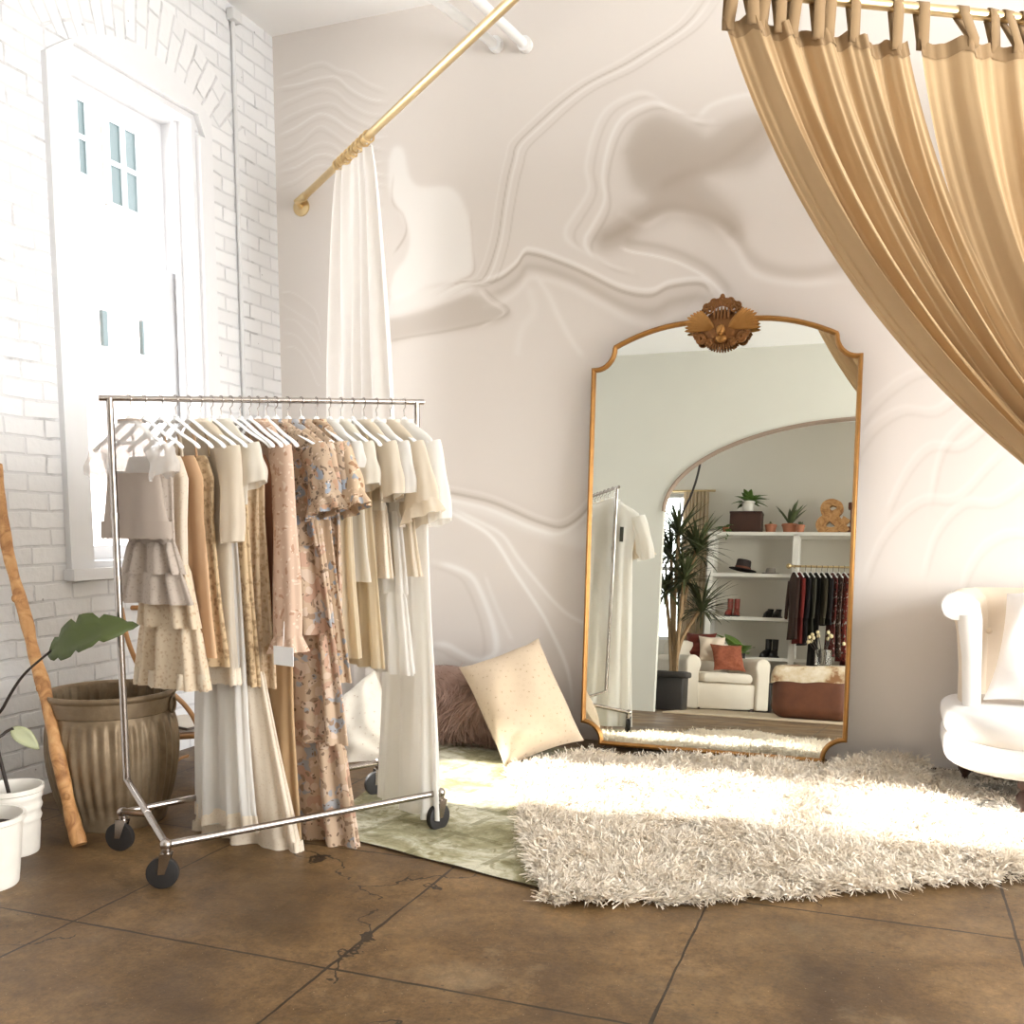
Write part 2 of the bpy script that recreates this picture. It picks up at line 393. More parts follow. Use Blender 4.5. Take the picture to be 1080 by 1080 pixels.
    blob([(408, 312), (440, 306), (485, 302), (500, 308), (480, 320), (440, 326), (408, 330)], .6, .02)
    blob([(405, 331), (450, 327), (485, 314), (508, 318), (540, 334), (520, 345), (450, 350), (405, 358)], -.55, .03)
    vein([(508, 304), (520, 318), (538, 333), (510, 344), (440, 352), (405, 358)], -.35, .011); vein([(505, 308), (515, 322), (532, 335), (505, 348)], .35, .012)
    vein([(570, 292), (580, 310), (588, 335), (600, 358), (612, 372)], .3, .025); vein([(560, 300), (566, 330), (552, 352), (545, 375)], .18, .04)
    jr = random.Random(9)
    for k in range(9):
        y0 = 74+k*14; j = lambda: jr.uniform(-3, 3)
        q = [(292, y0+7+j()), (312, y0+2+j()*.6), (334, y0-3-k*1.2+j()), (352, y0-k*.8+j()), (370, y0+8+j()), (392, y0+15+j()), (415, y0+18+j())]
        vein(q, .3+.25*(k % 3 == 1), .008, -.09*(k % 2), .04, -1); vein(off(q, 0, 5), -.16, .008)
    for k in range(5):
        j = lambda: jr.uniform(-3, 3); y0 = 306+k*15
        q = [(292, y0+j()), (305, y0+4+j()), (318, y0+9+k*4+j()), (327, y0+20+k*6+j()), (332, y0+44+j())]; vein(q, .3, .007, -.12 if k == 0 else -.03, .06, -1)
    a = [(456, 520), (480, 521), (510, 525), (540, 534), (570, 545), (592, 550), (612, 541), (630, 526), (660, 500)]
    vein(a, -.6, .014, -.2, .06, 1); vein(off(a, -4, 7), .5, .018); vein(off(a, -2, -7), .3, .012)
    blob([(462, 526), (500, 530), (545, 542), (585, 554), (622, 549), (622, 572), (600, 571), (560, 556), (510, 541), (462, 532)], .55, .03)
    b = [(462, 536), (486, 545), (512, 558), (530, 575), (545, 598), (560, 625), (573, 648), (584, 676), (592, 706), (598, 745)]
    vein(b, .95, .016); vein([(470, 534), (505, 548), (530, 560), (548, 582), (566, 606), (585, 629), (602, 645), (630, 660)], .6, .018)
    blob([(465, 537), (510, 551), (535, 568), (560, 600), (590, 635), (622, 655), (610, 700), (600, 740), (590, 690), (565, 635), (545, 598), (528, 575), (508, 557)], .28, .05)
    c = [(458, 592), (480, 596), (498, 604), (510, 622), (520, 645), (524, 668), (522, 688), (508, 695), (490, 686), (474, 677), (452, 673)]
    vein(c, .8, .026, .15, .06); vein(off(c, -10, 4), -.2, .02)
    vein([(512, 600), (528, 640), (538, 672)], .3, .02)
    for x, y, l in ((905, 470, 1), (912, 440, 1.3), (950, 500, .8), (1000, 470, 1.2), (930, 560, 1), (990, 560, .9), (1030, 600, 1.1)):
        q = [(x-20, y+50*l), (x, y), (x+40*l, y-35*l), (x+90*l, y-40*l), (x+150*l, y-95*l)]; vein(q, .17, .016); vein(off(q, 4, 9), -.16, .016, -.08, .12, -1)
    amb = np.zeros_like(gx)
    for k in range(9):
        fx, fz = rn.normal(size=2)*2.2; amb += np.sin(fx*px+fz*pz+rn.random()*6)/(2+k)
    val = val+amb*.06
    vs = np.stack([gx, np.full_like(gx, BY), gz], -1).reshape(-1, 3)
    idx = np.arange(nx*nz).reshape(nz, nx); fs = np.stack([idx[:-1, :-1], idx[:-1, 1:], idx[1:, 1:], idx[1:, :-1]], -1).reshape(-1, 4)
    t = NT('marbled_wallpaper'); at_ = t.n('ShaderNodeAttribute', attribute_name='marble')
    v = t.math('ADD', t.math('MULTIPLY', at_.outputs['Fac'], .25), .5)
    col = t.ramp(v, [(.1, rgb(178, 166, 154)), (.34, rgb(196, 187, 178)), (.5, rgb(220, 213, 207)), (.68, rgb(234, 230, 226)), (.85, rgb(242, 240, 237))])
    o = fast_mesh('wall_back', vs, fs, t.fin(t.principled(col, .85, 0, None, 0, .15)))
    at2 = o.data.attributes.new('marble', 'FLOAT', 'POINT'); at2.data.foreach_set('value', val.astype(np.float32).ravel())
    struct(o)
    MB_ = MB().box((LX-.3, BY+.004, 0), (RX+.3, BY+.3, CZ)).box((2.0, BY, 0), (RX, BY+.002, CZ))
    struct(MB_.build('wall_back_core', M['plaster'], smooth=False))
marble_wall()

# ---- wall behind the camera with its wide arch, and the room beyond (both show in the mirror)
aw = MB(); xc, aa, bb, sp = -.2, 2.12, .96, 2.19; xr = xc+aa
arc = [(xc-aa*cos(pi*i/64), sp+bb*sin(pi*i/64)) for i in range(65)]
for yy in (AY, AY-.09):
    aw.grid([[(x, yy, z) for x, z in arc], [(x, yy, CZ) for x, z in arc]])
aw.box((LX, AY-.09, 0), (xc-aa, AY, CZ)); aw.box((xr, AY-.09, 0), (RX, AY, CZ))
struct(aw.build('wall_arch', M['plaster'], smooth=False))
tr = MB().grid([[(x, AY+.02, z) for x, z in arc], [(x, AY-.10, z) for x, z in arc]])
q = [(xc+(x-xc)*1.008, sp+(z-sp)*1.016) for x, z in arc]
tr.grid([[(x, AY+.02, z) for x, z in q], [(x, AY+.02, z) for x, z in arc]])
struct(tr.build('trim_1', plain('arch_edge', rgb(150, 130, 114), .8), smooth=False))
fw = MB(); wa, wb, wc, wd = -3.2, -2.72, .9, 3.0
fw.box((LX, FY-.3, 0), (wa, FY, CZ)); fw.box((wb, FY-.3, 0), (RX, FY, CZ)); fw.box((wa, FY-.3, 0), (wb, FY, wc)); fw.box((wa, FY-.3, wd), (wb, FY, CZ))
struct(fw.build('wall_far', plain('far_plaster', rgb(216, 210, 198), .9, noise=.03, scale=2), smooth=False))

M['trim'] = plain('window_paint', rgb(222, 222, 224), .5, noise=.02)
# ---- windows
def glass_mat():
    t = NT('window_glass'); tp = t.n('ShaderNodeBsdfTransparent'); g = t.n('ShaderNodeBsdfGlossy'); g.inputs['Roughness'].default_value = .02
    lw_ = t.n('ShaderNodeLayerWeight'); fr = t.math('ADD', t.math('MULTIPLY', t.math('POWER', lw_.outputs['Facing'], 5), .8), .03); mx = t.n('ShaderNodeMixShader'); t.link(fr, mx.inputs[0]); t.link(tp.outputs[0], mx.inputs[1]); t.link(g.outputs[0], mx.inputs[2])
    return t.fin(mx.outputs[0])
M['glass'] = glass_mat()
def window(n, y0, y1, z0, z1, casing=True):
    f = MB(); X = LX-.14
    f.box((LX-.35, y0, z0), (LX-.0, y0+.03, z1)).box((LX-.35, y1-.03, z0), (LX, y1, z1)).box((LX-.35, y0+.03, z1-.03), (LX, y1-.03, z1)).box((LX-.35, y0+.03, z0), (LX, y1-.03, z0+.03))
    mid = 2.45; a, b = y0+.03, y1-.03
    for xx, lo, hi in ((X-.05, mid-.03, z1-.03), (X, z0+.03, mid+.03)):
        f.box((xx-.04, a, lo), (xx, a+.055, hi)).box((xx-.04, b-.055, lo), (xx, b, hi)).box((xx-.04, a+.055, hi-.06), (xx, b-.055, hi)).box((xx-.04, a+.055, lo), (xx, b-.055, lo+.065))
    f.box((X+.03, a, z0+.03), (X+.05, a+.025, z1-.03)).box((X+.03, b-.025, z0+.03), (X+.05, b, z1-.03))
    o = struct(f.build(f'window_{n}', M['trim'], smooth=False))
    MB().box((X-.024, a+.05, z0+.08), (X-.018, b-.05, mid)).build('pane', M['glass'], o, False)
    MB().box((X-.074, a+.05, mid), (X-.068, b-.05, z1-.08)).build('pane', M['glass'], o, False)
    if casing:
        ya, yb = 3.405, 4.50; c = MB()
        c.box((LX, ya, .93), (LX+.03, y0, 3.16)).box((LX, y1, .93), (LX+.03, yb, 3.16))
        n_ = 20; up = []
        for i in range(n_+1):
            u = i/n_; yy = ya+(yb-ya)*u; up.append((yy, 3.16+.11*u+.20*(1-(2*u-1)**2)))
        lo = [(yy, 3.26 if y0 <= yy <= y1 else 3.16) for yy, z in up]
        for x_ in (LX+.03,): c.grid([[(x_, a_[0], a_[1]) for a_ in lo], [(x_, a_[0], a_[1]) for a_ in up]])
        c.grid([[(LX, a_[0], a_[1]) for a_ in up], [(LX+.03, a_[0], a_[1]) for a_ in up]])
        c.grid([[(LX+.03, a_[0], a_[1]) for a_ in lo], [(LX, a_[0], a_[1]) for a_ in lo]])
        c.build('casing', M['trim'], o, False)
        s = MB().box((LX-.02, ya-.02, .93), (LX+.06, yb+.02, .98)); s.build('sill', M['trim'], o, False)
    return o
for i, w in enumerate(WINS): window(i+1, *w, casing=(i == 0))
fwin = MB()
for a, b, c, d in ((wa, wa+.05, wc, wd), (wb-.05, wb, wc, wd), (wa, wb, wc, wc+.05), (wa, wb, wd-.05, wd), (wa, wb, 1.9, 1.95)): fwin.box((a, FY-.12, c), (b, FY-.06, d))
o = struct(fwin.build('window_4', M['trim'], smooth=False)); MB().box((wa+.03, FY-.1, wc+.03), (wb-.03, FY-.095, wd-.03)).build('pane', M['glass'], o, False)
# thin painted conduit down the left wall
pc = MB(); pa = at(243, 20, X=LX+.012)
pc.tube([(LX+.014, 4.73, 0.0), (LX+.014, 4.73, pa.z)], .012, 8); pc.box((LX, 4.69, pa.z-.01), (LX+.05, 4.77, pa.z+.05), .008)
tag(pc.build('conduit', plain('conduit_paint', rgb(215, 215, 215), .5)), 'thin white painted conduit running down the brick wall beside the window', 'pipe')
# two white pipes coming out of the back wall under the ceiling
for i, ((xa, ya), (xb, yb), lb) in enumerate((((522, 46), (452, -6), 'white pipe under the ceiling, the left of the two'), ((553, 46), (497, -6), 'white pipe under the ceiling, the right of the two'))):
    A = at(xa, ya, Y=BY-.03); B = at(xb, yb, Z=A.z+.02); A = Vector((A.x, BY+.0, A.z)); B = A+(B-A)*2.2
    t_ = thing('pipe', lb+' meeting the marbled wall', 'pipe', A, group='ceiling pipes')
    MB().tube([A, B], .026, 14).build('tube', M['white_paint'], t_, world=True)
    MB().tube([A, A+Vector((0, -.04, 0))], .038, 14).build('collar', M['white_paint'], t_, world=True)

# ------------------------------------------------------------------ outside: the building across the yard
ex = thing('building', 'bleached brick building with tall grid windows seen through the window', 'building', (-9, 9, 0))
def ext_mat():
    t = NT('pale_outside_brick'); p = t.pos(); s = t.n('ShaderNodeSeparateXYZ'); t.link(p, s.inputs[0]); c = t.n('ShaderNodeCombineXYZ'); t.link(s.outputs[1], c.inputs[0]); t.link(s.outputs[2], c.inputs[1])
    b = t.n('ShaderNodeTexBrick'); t.link(c.outputs[0], b.inputs['Vector'])
    for k, v in (('Scale', 1), ('Mortar Size', .012), ('Brick Width', .3), ('Row Height', .1)): b.inputs[k].default_value = v
    b.inputs['Color1'].default_value = rgb(236, 214, 204); b.inputs['Color2'].default_value = rgb(228, 200, 190); b.inputs['Mortar'].default_value = rgb(235, 230, 226)
    return t.fin(t.principled(b.outputs['Color'], .9))
MB().box((-10, 7.6, -.2), (-9.05, 16, 7.6)).build('facade', ext_mat(), ex, False, world=True)
MB().box((-9.3, 7.6, 4.3), (-8.95, 16, 4.6)).build('ledge', plain('pale_stone', rgb(236, 232, 228), .9), ex, False, world=True)
tealm = plain('teal_pane', rgb(60, 72, 72), .4); dkbar = plain('pale_frame', rgb(150, 155, 156), .6)
for y0, y1, z0, z1, nb in ((9.72, 9.80, 3.3, 3.72, 0), (10.40, 10.48, 3.3, 3.72, 0), (9.9, 10.7, 5.0, 6.5, 3), (9.2, 9.6, 5.2, 6.5, 2), (10.95, 11.25, 3.1, 3.75, 0), (12, 13, 5, 6.5, 3), (7.9, 8.6, 5, 6.5, 3)):
    w_ = MB().box((-9.06, y0, z0), (-9.0, y1, z1)).build('window', tealm, ex, False, world=True)
    g = MB()
    if not nb: continue
    for k in range(nb+1): yy = y0+(y1-y0)*k/nb; g.box((-9.02, yy-.035, z0), (-8.97, yy+.035, z1))
    for k in range(4): zz = z0+(z1-z0)*k/3; g.box((-9.025, y0, zz-.03), (-8.985, y1, zz+.03))
    g.build('glazing_bar', dkbar, w_, False, world=True)
struct(MB().box((-30, -20, -.25), (LX-.36, 30, -.2)).build('ground', plain('yard_paving', rgb(200, 196, 190), .9), smooth=False))

# ------------------------------------------------------------------ mirror
TH = radians(4.5)
mr = thing('floor_mirror', 'tall gilt arched floor mirror with carved eagle crest leaning on the marbled wall', 'mirror', (-.812, 4.89, 0.0), rot=(-TH, 0, 0))
def mirror_outline(d):                                   # half outline mirrored; d = inset
    hw, zb, zt = .664, .03, 1.985
    pts = []
    R = .085                                             # bottom notch bites in at the corner
    for i in range(9):
        a = pi/2*i/8; pts.append((hw-R*1.05-.012+R*1.05*(1-cos(a))*0-.0, 0)) if False else None
    pts = []
    c0 = (hw, zb+.0)
    pts.append((0, zb)); pts.append((hw-.10, zb))
    for i in range(11):                                  # quarter circle centred on the outer corner
        a = pi-(pi/2)*i/10; pts.append((hw-.0+.10*cos(a), zb+.025+.085*sin(a)))
    pts.append((hw, zt))
    pts.append((hw-.025, zt))
    for i in range(9):
        a = -pi/2-(pi/2)*i/8; pts.append((hw-.025+.085*cos(a), zt+.095+.095*sin(a)))
    pts.append((hw-.115, zt+.108))
    for i in range(1, 15):
        u = i/14; x = (hw-.115)*(1-u)+.0*u; z = zt+.108+.102*(1-(1-min(1, u*1.35))**2.0)
        pts.append((x, z))
    pts = [p for p in pts if p]
    L = [(-x, z) for x, z in pts[::-1] if x > 1e-6]
    full = [p for p in pts]+L
    if d:
        n = len(full); out = []
        for i in range(n):
            a = Vector(full[i-1]); b = Vector(full[i]); c = Vector(full[(i+1) % n])
            t1 = (b-a).normalized() if (b-a).length > 1e-9 else (c-b).normalized(); t2 = (c-b).normalized() if (c-b).length > 1e-9 else t1
            n1 = Vector((-t1.y, t1.x)); n2 = Vector((-t2.y, t2.x)); m = n1+n2
            m = m/max(m.length_squared, .5)*2*.5*2 if m.length > 1e-6 else n1
            m = (n1+n2); m = m/max(1+n1.dot(n2), .45)
            out.append((b.x+m.x*d, b.y+m.y*d))
        full = out
    return full
fr = MB(); prof = [(0, .022), (0, -.012), (.004, -.02), (.012, -.022), (.018, -.017), (.022, -.008), (.024, .004)]
rows = [[(x, y, z) for x, z in mirror_outline(d)] for d, y in prof]
fr.grid(rows, True)
fr.build('frame', M['gold'], mr, angle=50)
gl = NT('mirror_glass'); g_ = gl.n('ShaderNodeBsdfGlossy'); g_.inputs['Roughness'].default_value = .0; g_.inputs['Color'].default_value = rgb(236, 238, 232)
o2 = [(x, z) for x, z in mirror_outline(.014)]
gm = MB(); gm.v = [(x, .0, z) for x, z in o2]+[(x, .01, z) for x, z in o2]; n_ = len(o2); gm.f = [tuple(range(n_))]
gm.build('glass', gl.fin(g_.outputs[0]), mr, False)
bk = MB(); bk.v = [(x, .014, z) for x, z in mirror_outline(.003)]; bk.f = [tuple(range(len(bk.v)))[::-1]]; bk.build('backing', M['dark_wood'], mr, False)
# crest: eagle with spread wings, leaf crown above, scrolls and a shell band below
cz = 2.165
cb = MB().ell((0, -.012, cz-.02), (.105, .03, .09)); crest = cb.build('crest', M['gold_dark'], mr)
for s in (-1, 1):
    wg = MB()
    for k in range(9):
        a = radians(-2+k*6.6); L_ = .150-.0035*k-.004*abs(k-4); d_ = Vector((s*cos(a), 0, sin(a)))
        c_ = Vector((s*.035, -.034-.0015*k, cz-.025))+d_*L_*.55
        wg.ell(c_, (L_*.55, .010, .012), 10, 6, Matrix.Rotation(-s*a if s > 0 else a, 3, 'Y') if True else None)
    wg.build('wing', M['gold'], crest)
    for (x, z, R, tn) in ((.10, cz-.075, .026, 2.2), (.055, cz-.095, .018, 1.8), (.125, cz-.055, .012, 1.5)):
        sp_ = [Vector((s*x+s*R*(1-i/30*.75)*cos(i/30*tn*2*pi), -.03-.006*i/30, z+R*(1-i/30*.75)*sin(i/30*tn*2*pi))) for i in range(31)]
        MB().tube(sp_, .008, 8).build('scroll', M['gold_dark'], crest)
lf = MB()
for k in range(11):
    a = radians(36+k*10.8); r_ = .128+.010*(k % 2)
    c_ = Vector((r_*cos(a)*.80, -.034, cz+.0+r_*sin(a)*.80))
    lf.torus(c_, .014, .0065, (0, 1, 0), 12, 6); lf.ell(c_+Vector((0, -.006, 0)), (.008, .008, .008), 8, 6)
for k in range(9):
    a = radians(38+k*13); c_ = Vector((.074*cos(a), -.045, cz+.010+.085*sin(a))); lf.torus(c_, .013, .006, (0, 1, .2), 12, 6)
for k in range(5): lf.ell((-.034+.017*k, -.045, cz+.045), (.006, .01, .032), 8, 6)
lf.ell((0, -.03, cz+.125), (.013, .012, .018)); lf.build('leaf_crown', M['gold_dark'], crest)
hd = MB().ell((0, -.055, cz-.04), (.023, .022, .03)).ell((0, -.072, cz-.052), (.008, .012, .008)).ell((0, -.04, cz-.078), (.03, .02, .022)); hd.build('eagle', M['gold'], crest)
sb = MB()
for k in range(15):
    a = radians(-150+k*8.6); sb.ell((.085*cos(a), -.03, cz-.055+.062*sin(a)), (.006, .012, .016), 8, 6, Matrix.Rotation(-(a+pi/2), 3, 'Y'))
sb.build('shell_band', M['gold_dark'], crest)

# ------------------------------------------------------------------ curtain rods and curtains
RZ = 3.03; R1a = at(318, 210, Y=BY); RZ = R1a.z; R1a = Vector((R1a.x, BY, RZ)); CN = at(572, -31, Z=RZ); R2b = at(1080, 20, Z=RZ); R2b = CN+(R2b-CN)*2.1
r1 = thing('curtain_rod', 'brass rod running from the flange on the marbled wall to the upper frame edge', 'curtain rod', R1a)
MB().tube([R1a+(CN-R1a).normalized()*.06, CN], .019, 16).build('rod', M['brass'], r1, world=True)
d1 = (CN-R1a).normalized()
MB().tube([R1a+Vector((.0, -.012, -.045)), R1a+Vector((0, -.05, -.03)), R1a+d1*.075], [.019, .019, .022], 14).build('elbow', M['brass'], r1, world=True)
MB().tube([R1a+Vector((0, 0, -.045)), R1a+Vector((0, -.008, -.045)), R1a+Vector((0, -.016, -.045))], [.052, .052, .03], 24).build('flange', M['brass'], r1, world=True)
MB().tube([CN, (CN.x, CN.y, CZ)], .016, 12).build('ceiling_drop', M['brass'], r1, world=True)
r2 = thing('curtain_rod', 'brass rod along the top right edge carrying the tan tab curtains', 'curtain rod', CN)
MB().tube([CN, R2b], .019, 16).build('rod', M['brass'], r2, world=True); MB().ell(R2b, (.03, .03, .03)).build('finial', M['brass'], r2, world=True)

wcl = cloth('white_curtain_cotton', rgb(246, 242, 238), .5)
tan_c = cloth('tan_linen', rgb(208, 176, 130), .22, build=lambda t: t.mix(t.noise(4, 5, t.obj()), rgb(180, 152, 116), rgb(196, 168, 130)))
tan_h = cloth('tan_linen_double', rgb(150, 124, 92), .02)  # doubled linen, colour also darkened for the backlight it holds back
# white curtain gathered at the wall end of the first rod
c1 = thing('curtain', 'long white cotton curtain gathered at the wall end of the brass rod', 'curtain', (R1a.x, R1a.y, 0))
ua, ub = .19, .50
def on1(px): return at(px[0], px[1], Z=RZ)
A1 = R1a+d1*.62; B1 = R1a+d1*1.10; nrm = Vector((-d1.y, d1.x, 0)); rows = []
bA = at(336, 410, Y=A1.y); bB = at(417, 410, Y=B1.y+.05)
for i in range(29):
    v = i/28; z = (RZ-.045)*(1-v)+.03*v; row = []
    for j in range(97):
        u = j/96; top = A1.lerp(B1, u); bot = Vector((bA.x*(1-u)+bB.x*u, bA.y*(1-u)+bB.y*u, 0))
        p = top.lerp(bot, min(1, v*1.6)**.7); f = .026*(.6+.5*min(1, v*3))
        w = sin(u*2*pi*5.5+.5*sin(v*3+u*9))*f+.012*sin(u*40+v*4)
        row.append((p.x+nrm.x*w, p.y+nrm.y*w, z))
    rows.append(row)
MB().grid(rows).build('panel', wcl, c1, world=True, angle=180)
for k in range(9):
    c_ = A1.lerp(B1, (k+.3)/8.6); MB().torus((c_.x, c_.y, RZ-.004), .027, .005, d1+Vector((0, 0, .1*(-1)**k)), 20, 6).build('ring', M['brass'], c1, world=True)

# tan tab-top curtains pulled to the right
d2 = (R2b-CN).normalized(); n2 = Vector((-d2.y, d2.x, 0))
tie = at(1175, 545, Y=4.05)
def tan_curtain(name_label, xs, ctrl, tiepx, tabs, yo, bowl):
    th = thing('curtain', name_label, 'curtain', (CN.x, CN.y, 0))
    NU, NV = 150, 46; tops = [at(xs[0]+(xs[1]-xs[0])*j/NU, -16+34*(xs[0]+(xs[1]-xs[0])*j/NU-765)/300, Z=RZ) for j in range(NU+1)]
    base0 = at(765, -16, Z=RZ)
    T0, T1 = at(xs[0], 20, Z=RZ), at(xs[1], 20, Z=RZ)
    # true rod parameter for a pixel column
    def rodpt(px):
        lo, hi = 0., 1.
        for _ in range(30):
            m = (lo+hi)/2
            if proj(CN+(R2b-CN)*m)[0] < px: lo = m
            else: hi = m
        return CN+(R2b-CN)*lo
    tz = RZ-.115
    def P_(u, v):
        top = rodpt(xs[0]+(xs[1]-xs[0])*u); top = Vector((top.x, top.y, RZ-(.078+.037*u if yo == 0 else .115)-.018*abs(sin(u*pi*len(tabs)))))
        c_ = ctrl(u); b_ = tiepx(u)
        q = top*(1-v)**2+c_*2*v*(1-v)+b_*v*v
        return q
    rows = []; hrow = []
    ph = [random.uniform(-.6, .6) for _ in range(40)]
    for i in range(NV+1):
        v = i/NV; row = []
        for j in range(NU+1):
            u = j/NU; q = P_(u, v)
            k = bowl
            w = (sin(2*pi*k*u+ph[int(u*8)]*0+.8*sin(3*u+2*v))*.040+.012*sin(2*pi*k*2.3*u+1+v*2)+.007*sin(2*pi*k*5.1*u+3*v)+.022*sin(2*pi*k*.43*u+2))*(.55+.9*v-.75*v*v*v)
            row.append(q+n2*(w+yo))
        rows.append(row)
    pan = MB().grid(rows).build('panel', tan_c, th, world=True, angle=180)
    hr = [[p-n2*.004 for p in rows[0]]]
    for i in (1, 2):
        hr.append([rows[0][j]+(rows[3][j]-rows[0][j])*(.055*i/2/max((rows[3][j]-rows[0][j]).length, .01))-n2*.004 for j in range(NU+1)])
    MB().grid(hr).build('header_band', tan_h, th, world=True, angle=180)
    for px in tabs:
        u = (px-xs[0])/(xs[1]-xs[0]); j = max(0, min(NU, int(u*NU))); b = rows[0][j]; r = rodpt(px); w = .021; tb = MB(); loop = []
        for (dn, dz) in ((-.004, 0),):
            pass
        pth = [b-n2*.006+Vector((0, 0, -.03)), b-n2*.008, Vector((r.x, r.y, RZ))-n2*.022+Vector((0, 0, -.01)), Vector((r.x, r.y, RZ))-n2*.016+Vector((0, 0, .016)), Vector((r.x, r.y, RZ))+Vector((0, 0, .023)), Vector((r.x, r.y, RZ))+n2*.016+Vector((0, 0, .016)), Vector((r.x, r.y, RZ))+n2*.022+Vector((0, 0, -.01)), b+n2*.006, b+n2*.004+Vector((0, 0, -.03))]
        tw = random.uniform(-.25, .25)
        tb.grid([[p-(d2*cos(tw)+n2*sin(tw))*w, p+(d2*cos(tw)+n2*sin(tw))*w] for p in pth])
        tb.build('tab', tan_h, th, world=True, angle=180, solid=.002)
    return th
def bz(px, py, Y): return at(px, py, Y=Y)
tan_curtain('tan linen tab curtain swept aside, the left panel framing the mirror', (765, 958),
    lambda u: bz(868+u*130, 330-24*u, 3.85+.1*u), lambda u: bz(1160+20*u, 545-26*u, 4.05-.02*u), [772, 792, 806, 822, 838, 862, 874, 900, 945], 0, 5)
tan_curtain('tan linen tab curtain, the right panel reaching past the right edge', (966, 1330),
    lambda u: bz(1000+u*260, 300-40*u, 4.06+.1*u), lambda u: bz(1170+70*u, 520-70*u, 4.08), [972, 1014, 1046, 1062, 1080, 1120, 1165, 1210, 1255, 1300], -.05, 6)

# ------------------------------------------------------------------ garment rack
FL, RL, FR, RR = Vector((-2.167, 2.515, 0)), Vector((-2.563, 2.754, 0)), Vector((-1.591, 3.397, 0)), Vector((-2.047, 3.739, 0))
PL, PR = Vector((-2.505, 2.72, 0)), Vector((-1.728, 3.50, 0))
rk = thing('garment_rack', 'chrome rolling garment rack on four black casters full of pale dresses', 'garment rack', (-2.09, 3.1, 0))
BZ_ = .145; rodA = Vector((PL.x, PL.y, z_for(PL.x, PL.y, 420))); rodB = Vector((PR.x, PR.y, z_for(PR.x, PR.y, 424)))
rd = (rodB-rodA).normalized(); tube = lambda n_, pts, r: MB().tube(pts, r, 14).build(n_, M['chrome'], rk, world=True)
up_ = lambda v, z: Vector((v.x, v.y, z))
tube('top_rod', [rodA-rd*.035, rodB+rd*.03], .0105)
tube('post', [rodA, up_(PL, .28), up_(FL, BZ_)], .0125); tube('post', [rodB, up_(PR, .28), up_(RR, BZ_)], .0125)
tube('end_bar', [up_(RL, BZ_), up_(PL, .28).lerp(up_(FL, BZ_), .55)], .0125); tube('end_bar', [up_(FR, BZ_), up_(PR, .28).lerp(up_(RR, BZ_), .55)], .0125)
tube('base_bar', [up_(FL, BZ_), up_(FR, BZ_)], .0125); tube('base_bar', [up_(RL, BZ_), up_(RR, BZ_)], .0125)
for k, p in enumerate((rodA.lerp(up_(PL, .28), .3), rodB.lerp(up_(PR, .28), .3))): MB().tube([p-Vector((0, 0, .01)), p+Vector((0, 0, .01))], .015, 12).build('collar', M['chrome'], rk, world=True)
for i, c_ in enumerate((FL, RL, FR, RR)):
    a = (.5, .2, 1.2, .9)[i]; dx = Vector((cos(a), sin(a), 0)); sd = Vector((-sin(a), cos(a), 0))
    fk = MB(); fk.tube([up_(c_, .105), up_(c_, BZ_+.012)], .016, 12); fk.ell(up_(c_, BZ_), (.02, .02, .02))
    for s in (-1, 1): fk.grid([[up_(c_, .118)+sd*s*.017+dx*.02, up_(c_, .118)+sd*s*.017-dx*.02], [up_(c_, .05)+sd*s*.019-dx*.005, up_(c_, .05)+sd*s*.019-dx*.026]])
    fk.grid([[up_(c_, .118)+sd*.017+dx*.02, up_(c_, .118)+sd*.017-dx*.02], [up_(c_, .118)-sd*.017+dx*.02, up_(c_, .118)-sd*.017-dx*.02]])
    cs = fk.build('caster', M['chrome'], rk, world=True)
    w = up_(c_, .052)-dx*.014
    MB().tube([w-sd*.013, w-sd*.011, w+sd*.011, w+sd*.013], [.046, .052, .052, .046], 28).build('wheel', M['rubber'], cs, world=True)

# ------------------------------------------------------------------ garments
TAU = rgb(184, 170, 158); IV = rgb(240, 230, 214); OW = rgb(244, 239, 228); WH = rgb(248, 246, 242); CRM = rgb(238, 224, 198)
G = {}
G['taupe'] = cloth('taupe_cotton', TAU, .25); G['taupe_lace'] = cloth('taupe_lace', TAU, .2, build=lace_col(rgb(190, 177, 165), rgb(150, 134, 120), 48))
G['sheer'] = cloth('sheer_mesh', rgb(236, 232, 228), .5, alpha=lambda t: .55)
G['peach'] = cloth('peach_satin', rgb(222, 184, 146), .25); G['beige_lace'] = cloth('beige_lace', IV, .25, build=lace_col(rgb(226, 208, 182), rgb(188, 152, 112), 42, .38))
G['bold_lace'] = cloth('bold_lace', IV, .25, build=lace_col(rgb(228, 214, 192), rgb(184, 152, 116), 26, .42))
G['ivory'] = cloth('ivory_chiffon', IV, .58); G['offwhite'] = cloth('offwhite_cotton', OW, .58); G['white'] = cloth('white_cotton', WH, .58)
G['cream'] = cloth('cream_chiffon', CRM, .58); G['maxi_sheer'] = cloth('sheer_white_chiffon', WH, .5, alpha=lambda t: .8)
G['gold_lace'] = cloth('gold_lace', rgb(200, 168, 118), .15, build=lace_col(rgb(204, 178, 142), rgb(110, 78, 46), 30, .45))
G['ivory_lace'] = cloth('ivory_lace', IV, .35, build=lace_col(rgb(240, 228, 210), rgb(216, 196, 170), 60, .32))
G['leaf_lace'] = cloth('leaf_lace', IV, .2, build=lace_col(rgb(216, 192, 160), rgb(164, 124, 84), 30, .45))
G['rust'] = cloth('rust_rayon', rgb(150, 104, 80), .2); G['pink'] = cloth('dusty_pink', rgb(222, 172, 144), .25, build=floral_col(rgb(214, 186, 164), [(rgb(192, 154, 130), 2.2, .34), (rgb(228, 208, 190), 3, .28)]))
G['tan'] = cloth('tan_rayon', rgb(206, 174, 134), .25)
